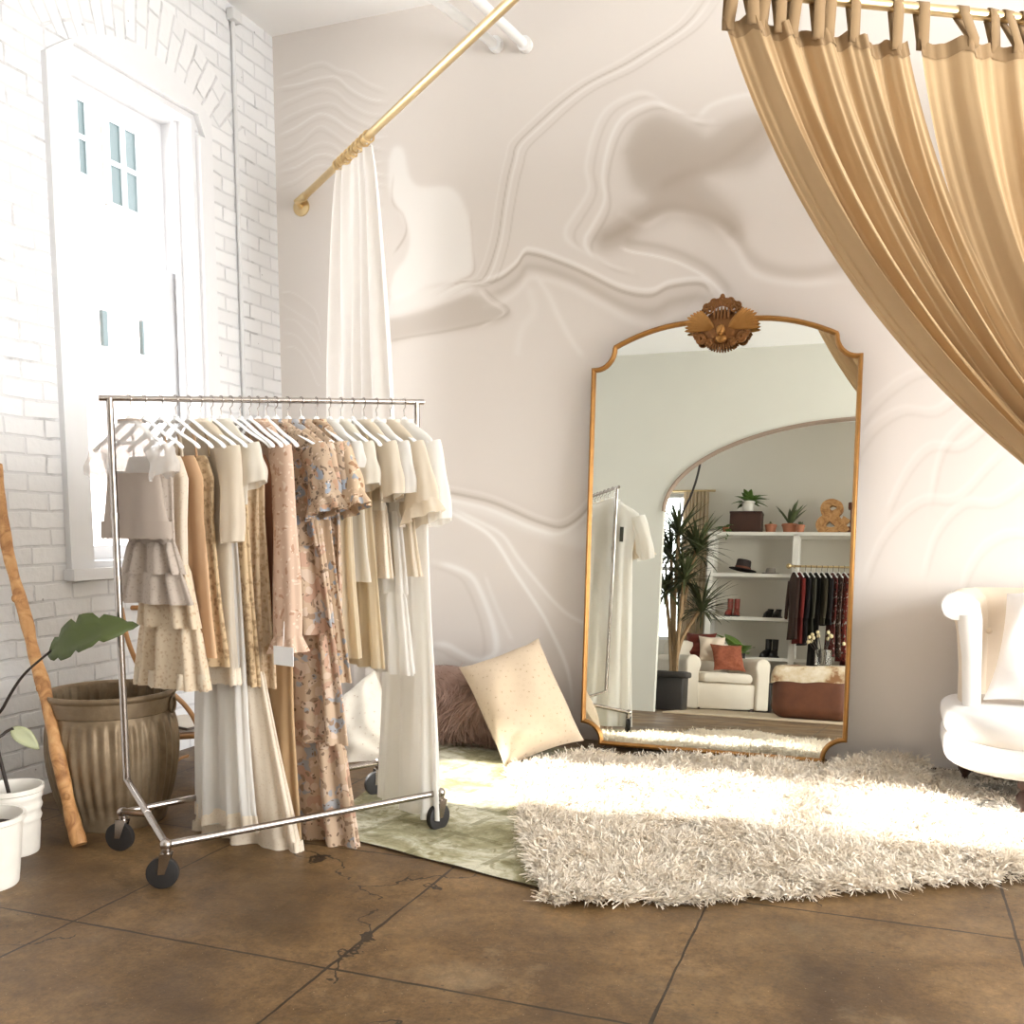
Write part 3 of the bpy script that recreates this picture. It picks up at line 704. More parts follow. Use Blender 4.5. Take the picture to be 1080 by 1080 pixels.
FB = [(rgb(168, 168, 172), .8, .42), (rgb(196, 160, 138), .9, .46), (rgb(160, 134, 112), 1.7, .36), (rgb(214, 192, 172), 1.4, .42), (rgb(138, 116, 98), 2.6, .26)]
G['floral'] = cloth('tan_floral', rgb(206, 174, 138), .2, build=floral_col(rgb(202, 176, 150), FB, 17))
G['floral_blue'] = cloth('blue_floral', rgb(180, 160, 140), .2, build=floral_col(rgb(192, 168, 144), [(rgb(158, 166, 180), .9, .45), (rgb(190, 154, 128), 1.2, .4), (rgb(128, 110, 94), 2.1, .33), (rgb(218, 198, 178), 2.6, .28), (rgb(112, 98, 86), 3.6, .22)], 20))
G['floral_small'] = cloth('small_floral', rgb(210, 176, 138), .2, build=floral_col(rgb(204, 178, 150), [(rgb(160, 124, 96), 2.2, .33), (rgb(156, 160, 168), 1.6, .33), (rgb(232, 208, 182), 3, .25)], 16))
M['hanger'] = plain('white_hanger_plastic', rgb(244, 244, 244), .35)

def tube_rows(levels, N, folds, seed, zsh=0):
    """levels: (z, halfwidth, halfdepth, fold amplitude, x offset)"""
    rr = random.Random(seed); ph = [rr.uniform(0, 6.28) for _ in range(4)]; rows = []
    for (z, hw, hd, fa, xo) in levels:
        row = []
        for k in range(N):
            a = 2*pi*k/N; f = fa*(sin(folds*a+ph[0]+z*1.2)+.55*sin((folds*1.6//1)*a+ph[1]-z*2)+.3*sin(3*a+ph[2]))
            s_ = abs(sin(a))
            row.append((xo+(hw+f*.35)*cos(a)*(1 if True else 0), (hd+f)*sin(a)+.006*sin(ph[3]+z*5), z))
        rows.append(row)
    return rows
def dens(levels, step=.035):
    out = []
    for a, b in zip(levels, levels[1:]):
        n = max(1, int(abs(b[0]-a[0])/step))
        for i in range(n): t = i/n; out.append(tuple(p*(1-t)+q*t for p, q in zip(a, b)))
    return out+[levels[-1]]
HG = 'hangers on the chrome rack'; GG = 'pale garments on the chrome rack'
def hanger(loc, rz, lab, open_neck=False):
    t = thing('hanger', lab, 'hanger', loc, rz, HG)
    hp = [(.004, 0, -.075), (.004, 0, -.03)]+[(.012*cos(a), 0, .0+.0145*sin(a)) for a in [radians(-30+k*24) for k in range(9)]]
    hk = [(0, 0, -.075), (0, 0, -.045), (-.004, 0, -.03), (.008, 0, -.02)]+[(.0145*cos(a), 0, .0145*sin(a)-.001) for a in [radians(-50+k*25) for k in range(10)]]
    MB().tube(hk, .0019, 8).build('hook', M['chrome'], t)
    b = MB()
    for s in (-1, 1):
        pts = cr([(0, 0, -.068), (s*.035, 0, -.085), (s*.10, 0, -.125), (s*.165, 0, -.158), (s*.185, 0, -.175)], 6)
        b.tube(pts, [.011]*3+[.010]*(len(pts)-4)+[.006], 10, sy=.55, up=(0, 1, 0))
    b.ell((0, 0, -.07), (.016, .008, .014))
    if open_neck:
        b.tube([(-.10, 0, -.125), (-.04, 0, -.15), (.04, 0, -.15), (.10, 0, -.125)], .006, 8)
    b.build('shoulder_bar', M['hanger'], t)
    return t
def garment(t, desc, cat, kind, bottom, mat, sw=.17, hem=.2, sleeve=None, sl=.25, sleeve_mat=None, skirt=None, skirt_at=None, folds=6, famp=.012, trim=None, thin=.016, hlab=None, tag_=False, tiers=0, band=None, openn=False, yaw=0):
    p = rodA.lerp(rodB, t); wl = radians(-17.4-10*t+yaw)
    hb = z_for(p.x, p.y, bottom)-p.z                      # local z of the hem
    hanger(p, wl, hlab or ('white hanger holding the '+' '.join(desc.split(',')[0].split()[:11])), openn)
    g = thing(kind, desc, cat, p, wl, GG); seed = int(t*1000)
    N = 72; nk = .05; z0 = -.078
    top = [(z0, nk, .022, 0, 0), (z0-.02, .085, .022, 0, 0), (z0-.05, sw*.8, .023, 0, 0), (z0-.075, sw, .02, 0, 0), (z0-.10, sw*1.02, .022, .002, 0)]
    if sleeve == 'strap':
        top = [(z0-.12, sw*.62, .02, .002, 0), (z0-.14, sw*.72, .022, .002, 0)]
        st = MB()
        for s in (-1, 1): MB().tube([(s*.075, 0, -.105), (s*.08, .012, -.14), (s*.085, .014, z0-.122)], .004, 6).build('strap', mat, g)
    wz = max(-.42, hb*.6); ww = sw*.86
    if skirt_at is None: skirt_at = wz
    body = top+[(z0-.2, sw*.92, thin+.006, famp*.4, 0), (wz, ww, thin+.004, famp*.5, 0)]
    if hb < wz-.08 and not skirt: body += [(hb*.6+wz*.4, (ww+hem)/2*.98, thin+.006, famp*.9, 0), (hb, hem, thin+.012, famp*1.3, 0)]
    elif skirt: body = [b for b in body if b[0] > skirt_at]+[(skirt_at, ww, thin+.004, famp*.5, 0)]
    else: body = [b for b in body if b[0] > hb]+[(hb, hem, thin+.01, famp*.8, 0)]
    root = MB().grid(tube_rows(dens(body), N, folds, seed), True).build('bodice' if skirt else 'body', mat, g, angle=180)
    if skirt:
        lev = [(skirt_at+.008, ww*1.01, thin+.007, famp*.5, 0)]
        if tiers:
            for k in range(tiers):
                za = skirt_at+(hb-skirt_at)*k/tiers; zb = skirt_at+(hb-skirt_at)*(k+1)/tiers; wa_ = ww+(hem-ww)*k/tiers; wb_ = ww+(hem-ww)*(k+1)/tiers
                MB().grid(tube_rows(dens([(za+.006, wa_, thin+.004, famp*.6, 0), (za-.02, wa_*1.03+.004, thin+.010, famp*1.1, 0), (zb, wb_*1.06, thin+.014+.003*k, famp*1.5, 0)], .03), 96, folds+2+k, seed+k), True).build('tier', skirt, g, angle=180)
        else:
            lev += [((skirt_at+hb)/2, (ww+hem)/2, thin+.010, famp, 0), (hb, hem, thin+.016, famp*1.5, 0)]
            MB().grid(tube_rows(dens(lev), 96, folds+2, seed+1), True).build('skirt', skirt, g, angle=180)
    if band:
        MB().grid(tube_rows([(skirt_at+.025, ww*1.03, thin+.010, famp*.5, 0), (skirt_at-.01, ww*1.03, thin+.011, famp*.5, 0)], N, folds, seed), True).build('waistband', band, g, angle=180)
    if trim:
        tw = .06
        rows = tube_rows([(hb+tw, hem*1.01, thin+.016, famp*1.35, 0), (hb+tw/2, hem*1.02, thin+.018, famp*1.45, 0), (hb-.005, hem*1.03, thin+.019, famp*1.6, 0)], 96, folds+(2 if skirt else 0), seed+(1 if skirt else 0))
        rows[-1] = [(x, y, z+.009*abs(sin(k*.6))) for k, (x, y, z) in enumerate(rows[-1])]
        MB().grid(rows, True).build('hem_trim', trim, g, angle=180)
    if sleeve and sleeve != 'strap':
        for s in (-1, 1):
            flare = {'short': 1.0, 'long': .85, 'bell': 1.7, 'ruffle': 1.15, 'cap': 1.0}[sleeve]
            a0 = Vector((s*sw*.93, 0, z0-.095)); dr = Vector((s*.30 if sleeve != 'long' and sl < .5 else s*.10, -.05, -1)).normalized(); sd = Vector((0, 1, 0)); fw_ = dr.cross(sd)
            rows = []
            m = 16
            for i in range(m+1):
                v = i/m; c_ = a0+dr*sl*v+Vector((s*.012*sin(v*pi), 0, 0)); rad = .058*(1-v)+.058*flare*v; dp = .026+.012*v*flare; row = []
                for k in range(36):
                    a = 2*pi*k/36; f = .005*v*flare*sin(6*a+seed)+.003*sin(9*v+2*a)
                    row.append(c_+fw_*(rad+f)*cos(a)+sd*(dp+f)*sin(a))
                rows.append(row)
            MB().grid(rows, True).build('sleeve', sleeve_mat or mat, g, angle=180)
            if sleeve in ('bell', 'ruffle'):
                e = a0+dr*sl; rr2 = []
                for i in range(3):
                    c_ = e+dr*(.03*i-.01); row = []
                    for k in range(48):
                        a = 2*pi*k/48; f = .008*i*sin(8*a); row.append(c_+fw_*(.058*flare*(1+.12*i)+f)*cos(a)+sd*(.04+.006*i+f)*sin(a))
                    rr2.append(row)
                MB().grid(rr2, True).build('cuff_ruffle', sleeve_mat or mat, g, angle=180)
    # neckline band
    if sleeve != 'strap':
        MB().grid([[(nk*1.08*cos(2*pi*k/32), .026*sin(2*pi*k/32), z0+.006*i-.004) for k in range(32)] for i in range(3)], True).build('neckline', trim or mat, g, angle=180)
    if tag_:
        MB().box((.05, .045, -.36), (.075, .05, -.26)).build('swing_tag', plain('black_card', rgb(40, 38, 24), .6), g, False)
    return g
garment(.055, 'taupe cotton top with sheer mesh yoke, leftmost on the rack', 'top', 'top', 568, G['sheer'], .145, .17, 'cap', .10, skirt=G['taupe'], skirt_at=-.255, folds=3, famp=.004, trim=G['taupe'], openn=True, yaw=10, thin=.02)
garment(.10, 'short taupe lace dress with tiered skirt, beside the sheer yoke top', 'dress', 'dress', 636, G['taupe_lace'], .14, .185, 'strap', skirt=G['taupe_lace'], skirt_at=-.5, tiers=2, folds=7, famp=.012, yaw=8)
garment(.15, 'beige lace midi dress with wide openwork hem, behind the tiered taupe dress', 'dress', 'dress', 724, G['ivory_lace'], .13, .185, 'strap', skirt=G['beige_lace'], skirt_at=-.58, folds=6, trim=G['bold_lace'], yaw=8, tiers=2)
garment(.195, 'peach satin slip dress showing between lace dresses', 'dress', 'slip_dress', 690, G['peach'], .14, .17, 'strap', folds=5, yaw=6)
garment(.235, 'gold lace fitted dress between the peach slip and ivory long sleeves', 'dress', 'dress', 700, G['gold_lace'], .14, .16, 'strap', folds=6, yaw=5)
garment(.27, 'ivory chiffon dress with long straight sleeves and knee hem', 'dress', 'dress', 718, G['ivory'], .15, .16, 'long', .33, folds=6, famp=.012, yaw=5, trim=G['ivory_lace'])
garment(.305, 'sheer white maxi dress whose hem falls just right of the zinc tub', 'dress', 'maxi_dress', 868, G['offwhite'], .13, .17, 'strap', skirt=G['maxi_sheer'], skirt_at=-.5, folds=8, famp=.014, yaw=4, trim=G['ivory_lace'])
garment(.335, 'brown gold lace dress with ivory bodice in the middle left of the rack', 'dress', 'dress', 720, G['offwhite'], .15, .16, 'short', .14, skirt=G['gold_lace'], skirt_at=-.38, folds=6, yaw=4)
garment(.365, 'ivory lace gown reaching near the floor with a scalloped hem', 'gown', 'gown', 892, G['leaf_lace'], .145, .27, 'strap', skirt=G['ivory_lace'], skirt_at=-.98, folds=8, famp=.014, trim=G['ivory_lace'], yaw=12)
garment(.395, 'beige leaf lace dress left of the pink ruffle sleeve dress', 'dress', 'dress', 722, G['leaf_lace'], .145, .15, 'strap', folds=6, yaw=3)
garment(.425, 'narrow rust brown dress squeezed against the dusty pink one', 'dress', 'dress', 680, G['rust'], .14, .14, 'strap', folds=5, yaw=2)
garment(.452, 'dusty pink print dress with long ruffled sleeves', 'dress', 'dress', 690, G['pink'],   .14, .13, 'ruffle', .68, folds=5, yaw=0)
garment(.48, 'plain tan maxi dress hanging as a straight strip to the floor', 'dress', 'maxi_dress', 890, G['tan'], .13, .135, 'strap', folds=5, famp=.012, yaw=0)
garment(.51, 'blue and orange floral blouse with bunched sleeves', 'blouse', 'blouse', 575, G['floral_blue'], .18, .19, 'ruffle', .2, folds=7, famp=.018, yaw=14)
garment(.55, 'tan and blue floral maxi dress falling to the floor', 'dress', 'maxi_dress', 886, G['floral'], .17, .29, 'short', .2, skirt=G['floral'], skirt_at=-.45, tiers=3, folds=7, famp=.016, band=G['floral_small'], yaw=10)
garment(.595, 'grey blue floral midi dress right of the floral maxi dress', 'dress', 'dress', 714, G['floral_blue'], .165, .23, 'short', .18, skirt=G['floral_small'], skirt_at=-.40, folds=7, yaw=6)
garment(.645, 'short tan floral dress with flared hem beside the white garments', 'dress', 'dress', 652, G['floral_small'], .15, .15, 'bell', .2, skirt=G['floral'], skirt_at=-.42, folds=7, famp=.014, yaw=-2)
garment(.69, 'cream chiffon midi dress next to the floral dresses', 'dress', 'dress', 690, G['white'], .145, .17, 'cap', .1, skirt=G['cream'], skirt_at=-.40, folds=8, famp=.014, yaw=-2)
garment(.73, 'off white cotton top with short sleeves among the white garments', 'top', 'top', 612, G['offwhite'], .15, .165, 'short', .16, folds=6, yaw=-2)
garment(.77, 'cream pleated slip dress with thin straps among the white garments', 'dress', 'slip_dress', 700, G['cream'], .14, .18, 'strap', folds=10, famp=.012, yaw=-3)
garment(.81, 'ivory lace trimmed blouse with ruffled waist', 'blouse', 'blouse', 608, G['ivory'], .155, .18, 'short', .2, skirt=G['ivory_lace'], skirt_at=-.40, folds=8, band=G['offwhite'], yaw=-3)
garment(.855, 'white tiered cotton dress second from the right end of the rack', 'dress', 'dress', 706, G['white'], .155, .2, 'short', .2, skirt=G['white'], skirt_at=-.42, tiers=2, folds=9, famp=.012, yaw=-3)
garment(.905, 'ivory peplum blouse with flared hem and bell sleeves', 'blouse', 'blouse', 606, G['ivory'], .165, .20, 'bell', .24, skirt=G['ivory'], skirt_at=-.36, folds=8, famp=.016, band=G['offwhite'], yaw=-4)
garment(.955, 'long white cotton dress with black tag at the right end of the rack', 'dress', 'maxi_dress', 852, G['white'], .19, .22, 'short', .3, folds=9, famp=.016, tag_=True, yaw=-4)
cd = thing('price_card', 'small white card hanging below the dusty pink ruffle dress', 'card', at(299, 692, d=3.40))
MB().box((-.05, -.001, -.033), (.05, .001, .033)).build('card', M['white_paint'], cd, False); cd.rotation_euler = (0, 0, radians(-15))
MB().tube([(0, 0, .033), (.004, .004, .12)], .0012, 6).build('string', M['hanger'], cd)

# ------------------------------------------------------------------ rugs
def rug_mat():
    t = NT('faded_green_rug'); p = t.pos(); s = t.n('ShaderNodeMapping'); t.link(p, s.inputs[0]); s.inputs['Rotation'].default_value = (0, 0, radians(14))
    sp = t.n('ShaderNodeSeparateXYZ'); t.link(s.outputs[0], sp.inputs[0])
    n1 = t.noise(3.2, 8, s.outputs[0], .65, .6); n2 = t.noise(14, 6, s.outputs[0], .7, 1.2)
    base = t.ramp(n1, [(.34, rgb(104, 98, 66)), (.46, rgb(152, 146, 112)), (.58, rgb(204, 200, 178))])
    base = t.mix(t.ramp(n2, [(.45, (0, 0, 0)), (.7, (.7,)*3)]), base, rgb(110, 102, 66))
    fr_ = lambda c, k: t.math('ABSOLUTE', t.math('SUBTRACT', t.math('FRACT', t.math('MULTIPLY', c, k)), .5))
    g = t.math('MINIMUM', fr_(sp.outputs[0], 3.3), fr_(sp.outputs[1], 3.3))
    pat = t.math('MULTIPLY', t.math('LESS_THAN', g, .05), t.math('GREATER_THAN', t.noise(9, 5, p), .47))
    base = t.mix(t.math('MULTIPLY', pat, .5), base, rgb(96, 90, 50))
    mo = vor(t, 7, vec=s.outputs[0]); ring = t.math('LESS_THAN', t.math('ABSOLUTE', t.math('SUBTRACT', mo.outputs['Distance'], .35)), .05)
    base = t.mix(t.math('MULTIPLY', t.math('MULTIPLY', ring, t.math('GREATER_THAN', n2, .5)), .45), base, rgb(110, 100, 60))
    nm = t.bump(t.noise(300, 3, p), .5, .004)
    return t.fin(t.principled(base, .95, 0, nm, .1, .1))
RA, RB, RC, RD = Vector((-2.02, 3.19, 0)), Vector((-.93, 2.905, 0)), Vector((-.45, 4.75, 0)), Vector((-2.32, 4.9, 0))
gr = thing('area_rug', 'faded green vintage rug lying flat under the shaggy white rug', 'rug', (-1.2, 3.8, 0))
rows = []
for i in range(31):
    v = i/30; row = []
    for j in range(41):
        u = j/40; p = RA.lerp(RB, u).lerp(RD.lerp(RC, u), v); row.append((p.x, p.y, .009+.0015*sin(u*23+v*9)))
    rows.append(row)
MB().grid(rows).build('pile', rug_mat(), gr, world=True, angle=180)
ed = MB(); bot = [[(p[0], p[1], .001) for p in r] for r in (rows[0], rows[-1], [q[0] for q in rows], [q[-1] for q in rows])]
for a, b in zip(bot, (rows[0], rows[-1], [q[0] for q in rows], [q[-1] for q in rows])): ed.grid([a, b])
ed.build('binding', plain('rug_binding', rgb(60, 46, 26), .9), gr, world=True)

FUR = [(-.95, 2.79), (-.62, 2.95), (-.2, 3.16), (.46, 3.57), (1.3, 4.0), (1.7, 4.6), (1.6, 5.0), (.6, 5.02), (-.03, 4.99), (-.12, 4.82), (-.9, 4.79), (-1.38, 4.70), (-1.66, 4.3), (-1.50, 3.95), (-1.33, 3.6), (-1.12, 3.15)]
def inside(px, py, poly):
    c = np.zeros(px.shape, bool); n = len(poly)
    for i in range(n):
        xa, ya = poly[i-1]; xb, yb = poly[i]
        if ya == yb: continue
        c ^= ((ya > py) != (yb > py)) & (px < (xb-xa)*(py-ya)/(yb-ya)+xa)
    return c
def lump(x, y):
    wall = np.exp(-((y-4.95)/.35)**2)
    return .018+.010*np.sin(x*5+1)*np.cos(y*6)+.010*np.sin(x*11+y*7)*np.cos(y*13-x*4)-.012/(1+np.exp(-(x-.27)*14))/(1+np.exp(-(y-4.25)*14))+.05*wall*(x > -.2)*(x < .2)+.015*wall*(x <= -.2)
fu = thing('shag_rug', 'large white shaggy wool rug spread in the sunlight before the mirror', 'rug', (0, 4, 0))
def shag_mat(name, hi, lo):
    t = NT(name); c = t.mix(t.noise(11, 4, t.pos()), lo, hi)
    sh = t.principled(c, .9, 0, None, .2, .1); tr = t.n('ShaderNodeBsdfTranslucent'); t.link(c, tr.inputs[0])
    mx = t.n('ShaderNodeMixShader'); mx.inputs[0].default_value = .25; t.link(sh, mx.inputs[1]); t.link(tr.outputs[0], mx.inputs[2]); return t.fin(mx.outputs[0])
M['shag'] = shag_mat('shaggy_wool', rgb(246, 241, 232), rgb(226, 208, 182))
bx = np.linspace(-1.75, 1.75, 71); by = np.linspace(2.7, 5.05, 48); gx, gy = np.meshgrid(bx, by); ins = inside(gx, gy, FUR)
vs = np.stack([gx, gy-4, np.where(ins, lump(gx, gy), .012)], -1).reshape(-1, 3); idx = np.arange(gx.size).reshape(gx.shape)
keep = ins[:-1, :-1] & ins[1:, :-1] & ins[:-1, 1:] & ins[1:, 1:]
fs = np.stack([idx[:-1, :-1], idx[:-1, 1:], idx[1:, 1:], idx[1:, :-1]], -1)[keep]
fast_mesh('backing', vs, fs, M['shag'], fu)
NTUFT = 17000
tx = RNG.uniform(-1.75, 1.75, NTUFT*2); ty = RNG.uniform(2.7, 5.05, NTUFT*2); k = inside(tx, ty, FUR); tx, ty = tx[k][:NTUFT], ty[k][:NTUFT]
ang = 2.2*np.sin(tx*3.1+1.3*np.cos(ty*2.7))+1.8*np.cos(ty*4.3+tx)+RNG.normal(size=tx.size)*1.3
lean = np.clip(RNG.normal(1.15, .4, tx.size), .2, 2)
td = np.stack([np.cos(ang)*lean, np.sin(ang)*lean-.25, np.ones_like(tx)*.8], -1)
R_ = 11; rt = np.repeat(np.stack([tx, ty-4, lump(tx, ty)-.004], -1), R_, 0)+RNG.normal(size=(tx.size*R_, 3))*[.007, .007, 0]
dd = np.repeat(td, R_, 0)+RNG.normal(size=(tx.size*R_, 3))*.28; dd /= np.linalg.norm(dd, axis=1)[:, None]
L_ = np.clip(RNG.normal(.042, .010, len(rt)), .02, .07)*(1-.6/(1+np.exp(-(rt[:, 0]-.27)*14))/(1+np.exp(-(rt[:, 1]-.25)*14)))
vs, fs = ribbons(rt, dd, L_*1.3, .0038, 3, .95, .5)
vs = vs+np.clip(RNG.normal(size=vs.shape)*.0015, -.004, .004); vs[:, 2] = np.maximum(vs[:, 2], .011); vs[:, 1] = np.minimum(vs[:, 1], BY-4-.01)
o = fast_mesh('wool_pile', vs, fs, M['shag'], fu); o['kind'] = 'stuff'

# ------------------------------------------------------------------ floor cushions
def dotted(name, base, dot, scale):
    def b(t):
        v = vor(t, scale, rnd=.45); m = t.math('LESS_THAN', v.outputs['Distance'], .13); e = t.math('LESS_THAN', t.math('ABSOLUTE', t.math('SUBTRACT', v.outputs['Distance'], .3)), .02)
        c = t.mix(t.noise(6, 3, t.obj()), tuple(x*.92 for x in base[:3])+(1,), base)
        return t.mix(t.math('MULTIPLY', e, .22), t.mix(t.math('MULTIPLY', m, .55), c, dot), dot)
    return cloth(name, base, .12, build=b)
def cushion(name, label, cat, corners, thick, mat, back=None, tassel=False, sag=.12, pipe=None):
    """corners: 4 world points (counter-clockwise seen from the front)"""
    A, B, C_, D = [Vector(c) for c in corners]; cen = (A+B+C_+D)/4; nrm_ = (C_-A).cross(D-B).normalized()
    if nrm_.dot(CAM-cen) < 0: nrm_ = -nrm_
    th = thing(name, label, cat, (cen.x, cen.y, min(p.z for p in (A, B, C_, D))))
    n = 26
    for side, nm in ((1, 'cover'), (-1, 'back_panel')):
        rows = []
        for i in range(n+1):
            v = i/n; row = []
            for j in range(n+1):
                u = j/n; pin = (1-sag*(1-(2*v-1)**2)*abs(2*u-1)**2.5); uu = .5+(u-.5)*pin; pin2 = (1-sag*(1-(2*u-1)**2)*abs(2*v-1)**2.5); vv = .5+(v-.5)*pin2
                p = A.lerp(B, uu).lerp(D.lerp(C_, uu), vv)
                e = (1-abs(2*u-1)**2.4)*(1-abs(2*v-1)**2.4); h = thick*max(e, 0)**.46
                wr = .009*sin(13*u+9*v+3*sin(5*v))*(e**.5)+.006*sin(7*u-11*v+2*sin(4*u))*e**.5+.012*sin(26*v+6*u+2*sin(7*u))*max(0, .42-v)*2*e**.5
                row.append(p+nrm_*side*(h+wr))
            rows.append(row)
        MB().grid(rows if side == 1 else [r[::-1] for r in rows]).build(nm, mat if side == 1 else (back or mat), th, world=True, angle=180)
    return th
M['dots'] = dotted('cream_dotted_cotton', rgb(214, 194, 168), rgb(140, 104, 66), 34)
M['dots_pale'] = dotted('white_dotted_cotton', rgb(242, 234, 220), rgb(170, 136, 100), 30)
pa = lambda x, y, Y: at(x, y, Y=Y)
cushion('floor_cushion', 'large cream dotted square cushion leaning against the fur bolster near the mirror', 'cushion',
        [pa(533, 812, 4.36), pa(616, 781, 4.74), pa(568, 673, 4.88), pa(484, 704, 4.62)], .13, M['dots'], sag=.08)
cushion('floor_cushion', 'white dotted cushion standing on its corner behind the rack garments', 'cushion',
        [pa(364, 812, 4.20), pa(432, 806, 4.34), pa(398, 702, 4.56), pa(352, 742, 4.44)], .12, M['dots_pale'])
# long purple brown fur bolster along the wall
fb = thing('fur_bolster', 'long mauve brown shaggy fur bolster lying along the marbled wall', 'bolster', (-2.2, 4.78, 0))
def bol(u, a): return (-2.83+1.26*u, 4.80+.17*cos(a)*min(1, 2.2*sqrt(max(u*(1-u), 0))+.25), .19+.185*sin(a)*min(1, 2.2*sqrt(max(u*(1-u), 0))+.25)+.04*max(0, sin(a))*sin(pi*u))

rows = [[bol(i/30, 2*pi*k/32) for k in range(32)] for i in range(31)]
M['mauve'] = shag_mat('mauve_fur', rgb(204, 176, 162), rgb(142, 110, 98))
MB().grid(rows, True, True, True).build('core', M['mauve'], fb, world=True, angle=180)
nf = 11000; u = RNG.random(nf); a = RNG.uniform(-.9, 3.9, nf)
rt = np.array([bol(p, q) for p, q in zip(u, a)])-np.array([-2.2, 4.78, 0]); nn = np.stack([RNG.normal(size=nf)*.35, np.cos(a), np.sin(a)], -1)
dd = nn*.55+np.stack([np.sin(u*14+a*3)*.9, -np.cos(a*2)*.2, -.9*np.ones(nf)], -1)+RNG.normal(size=(nf, 3))*.2; dd /= np.linalg.norm(dd, axis=1)[:, None]
vs, fs = ribbons(rt, dd, np.clip(RNG.normal(.055, .012, nf), .02, .09), .006, 3, .25, .25)
vs[:, 2] = np.maximum(vs[:, 2], .015); vs[:, 1] = np.minimum(vs[:, 1], BY-4.78-.01)
o = fast_mesh('fur', vs, fs, M['mauve'], fb); o['kind'] = 'stuff'

# ------------------------------------------------------------------ settee at the right edge
M['uphol'] = cloth('white_upholstery', rgb(228, 224, 220), 0, rough=.95); M['uphol_beige'] = cloth('beige_tufted_linen', rgb(222, 206, 186), 0)
se = thing('settee', 'white upholstered settee with scrolled arm and turned dark legs at right edge', 'settee', (.9, 4.7, 0))
def outline(x0, y0, x1, y1, r, n=10):
    pts = []
    for cx, cy, a, rr in ((x1-.05, y1-.05, 0, .05), (x0+.16, y1-.16, 90, .16), (x0+r, y0+r, 180, r), (x1-.05, y0+.05, 270, .05)):
        for i in range(n+1):
            t = radians(a+90*i/n); pts.append((cx+rr*cos(t), cy+rr*sin(t)))
    return pts
def slab(name, x0, y0, x1, y1, r, z0, z1, bev, mat, crown=0):
    rows = []; k = 6
    for i in range(k+1):
        a = pi/2*i/k; d = bev*(1-sin(a)); rows.append([(x, y, z0+bev*(1-cos(a))) for x, y in outline(x0+d, y0+d, x1-d, y1-d, max(r-d, .01))])
    for i in range(k+1):
        a = pi/2*i/k; d = bev*(1-cos(a)); rows.append([(x, y, z1-bev*(1-sin(a))) for x, y in outline(x0+d, y0+d, x1-d, y1-d, max(r-d, .01))])
    last = rows[-1]; cx = (x0+x1)/2; cy = (y0+y1)/2
    for f in (.8, .55, .3, .05): rows.append([(cx+(x-cx)*f, cy+(y-cy)*f, z+crown*(1-f*f)) for x, y, z in last])
    return MB().grid(rows, True, True, True).build(name, mat, se, world=True, angle=60)
slab('seat_base', .255, 4.24, 1.75, 5.03, .34, .168, .31, .05, M['uphol'])
slab('seat_cushion', .25, 4.235, 1.75, 5.02, .34, .285, .405, .05, M['uphol'], .02)
# back and arm: a curved wall that rolls over at the top
path = [(.335, 4.62), (.318, 4.80), (.375, 4.95), (.56, 5.02), (1.75, 5.025)]
pp = cr([(x, y, 0) for x, y in path], 10); prof = [(.0, .30), (-.004, .55), (-.018, .70), (-.05, .775), (-.085, .80), (-.10, .835), (-.085, .872), (-.045, .89), (0, .88), (.035, .85), (.05, .78), (.055, .6), (.06, .38)]
rows = []
for i, p in enumerate(pp):
    t_ = (pp[min(i+1, len(pp)-1)]-pp[max(i-1, 0)]).normalized(); nn = Vector((t_.y, -t_.x, 0))
    if nn.dot(Vector((1.0, 4.5, 0))-p) < 0: nn = -nn
    nn2 = nn; sc_ = 1-.65*min(1, i/18)
    rows.append([(p.x+nn2.x*(d*(sc_ if d < -.02 else 1)-.0), min(p.y+nn2.y*(d*(sc_ if d < -.02 else 1)), BY-.012), z) for d, z in prof])
MB().grid(rows, False).build('back_rest', M['uphol_beige'], se, world=True, angle=70)
fc = MB(); r0_ = rows[0]; c_ = Vector((sum(p[0] for p in r0_)/len(r0_), r0_[0][1]-.012, .6))
fc.grid([r0_, [(p[0], p[1]-.03, p[2]) for p in r0_]]); fc.v += [tuple((p[0], p[1]-.03, p[2])) for p in r0_]; fc.f.append(tuple(range(len(fc.v)-len(r0_), len(fc.v))))
fc.build('arm_facing', M['uphol'], se, world=True, angle=50)
ar = MB(); cc = (r0_[5][0]+.045, r0_[0][1]-.02, .835); ar.tube([(cc[0], cc[1]-.03, cc[2]), (cc[0], cc[1]+.03, cc[2])], .06, 20); ar.build('arm_scroll', M['uphol'], se, world=True)
rib = MB(); rib.tube([(r0_[1][0]+.03, r0_[1][1]-.02, .36), (r0_[2][0]+.032, r0_[2][1]-.022, .62), (r0_[3][0]+.04, r0_[3][1]-.02, .80)], [.036, .038, .042], 14); rib.build('arm_front_roll', M['uphol'], se, world=True)
for x, z in ((.44, .70), (.62, .68), (.80, .70), (.53, .56), (.72, .55), (.98, .70)):
    MB().ell((x, 4.955 if x > .5 else 4.90, z), (.014, .012, .014)).build('tufting_button', M['uphol_beige'], se, world=True)
def leg(x, y): MB().lathe([(.012, .0), (.016, .012), (.014, .03), (.024, .045), (.034, .062), (.034, .08), (.022, .096), (.018, .104), (.03, .112), (.036, .19)], 20, (x, y, 0.0), True, True).build('leg', M['dark_wood'], se, world=True)
leg(.372, 4.90); leg(.56, 4.40); leg(1.6, 4.4); leg(1.6, 4.95)
cushion('throw_pillow', 'white throw pillow with knotted corner on the settee at the right edge', 'pillow',
        [pa(1037, 738, 4.62), pa(1160, 760, 4.5), pa(1150, 600, 4.86), pa(1062, 626, 4.88)], .075, cloth('white_slub', rgb(246, 242, 240), .1))

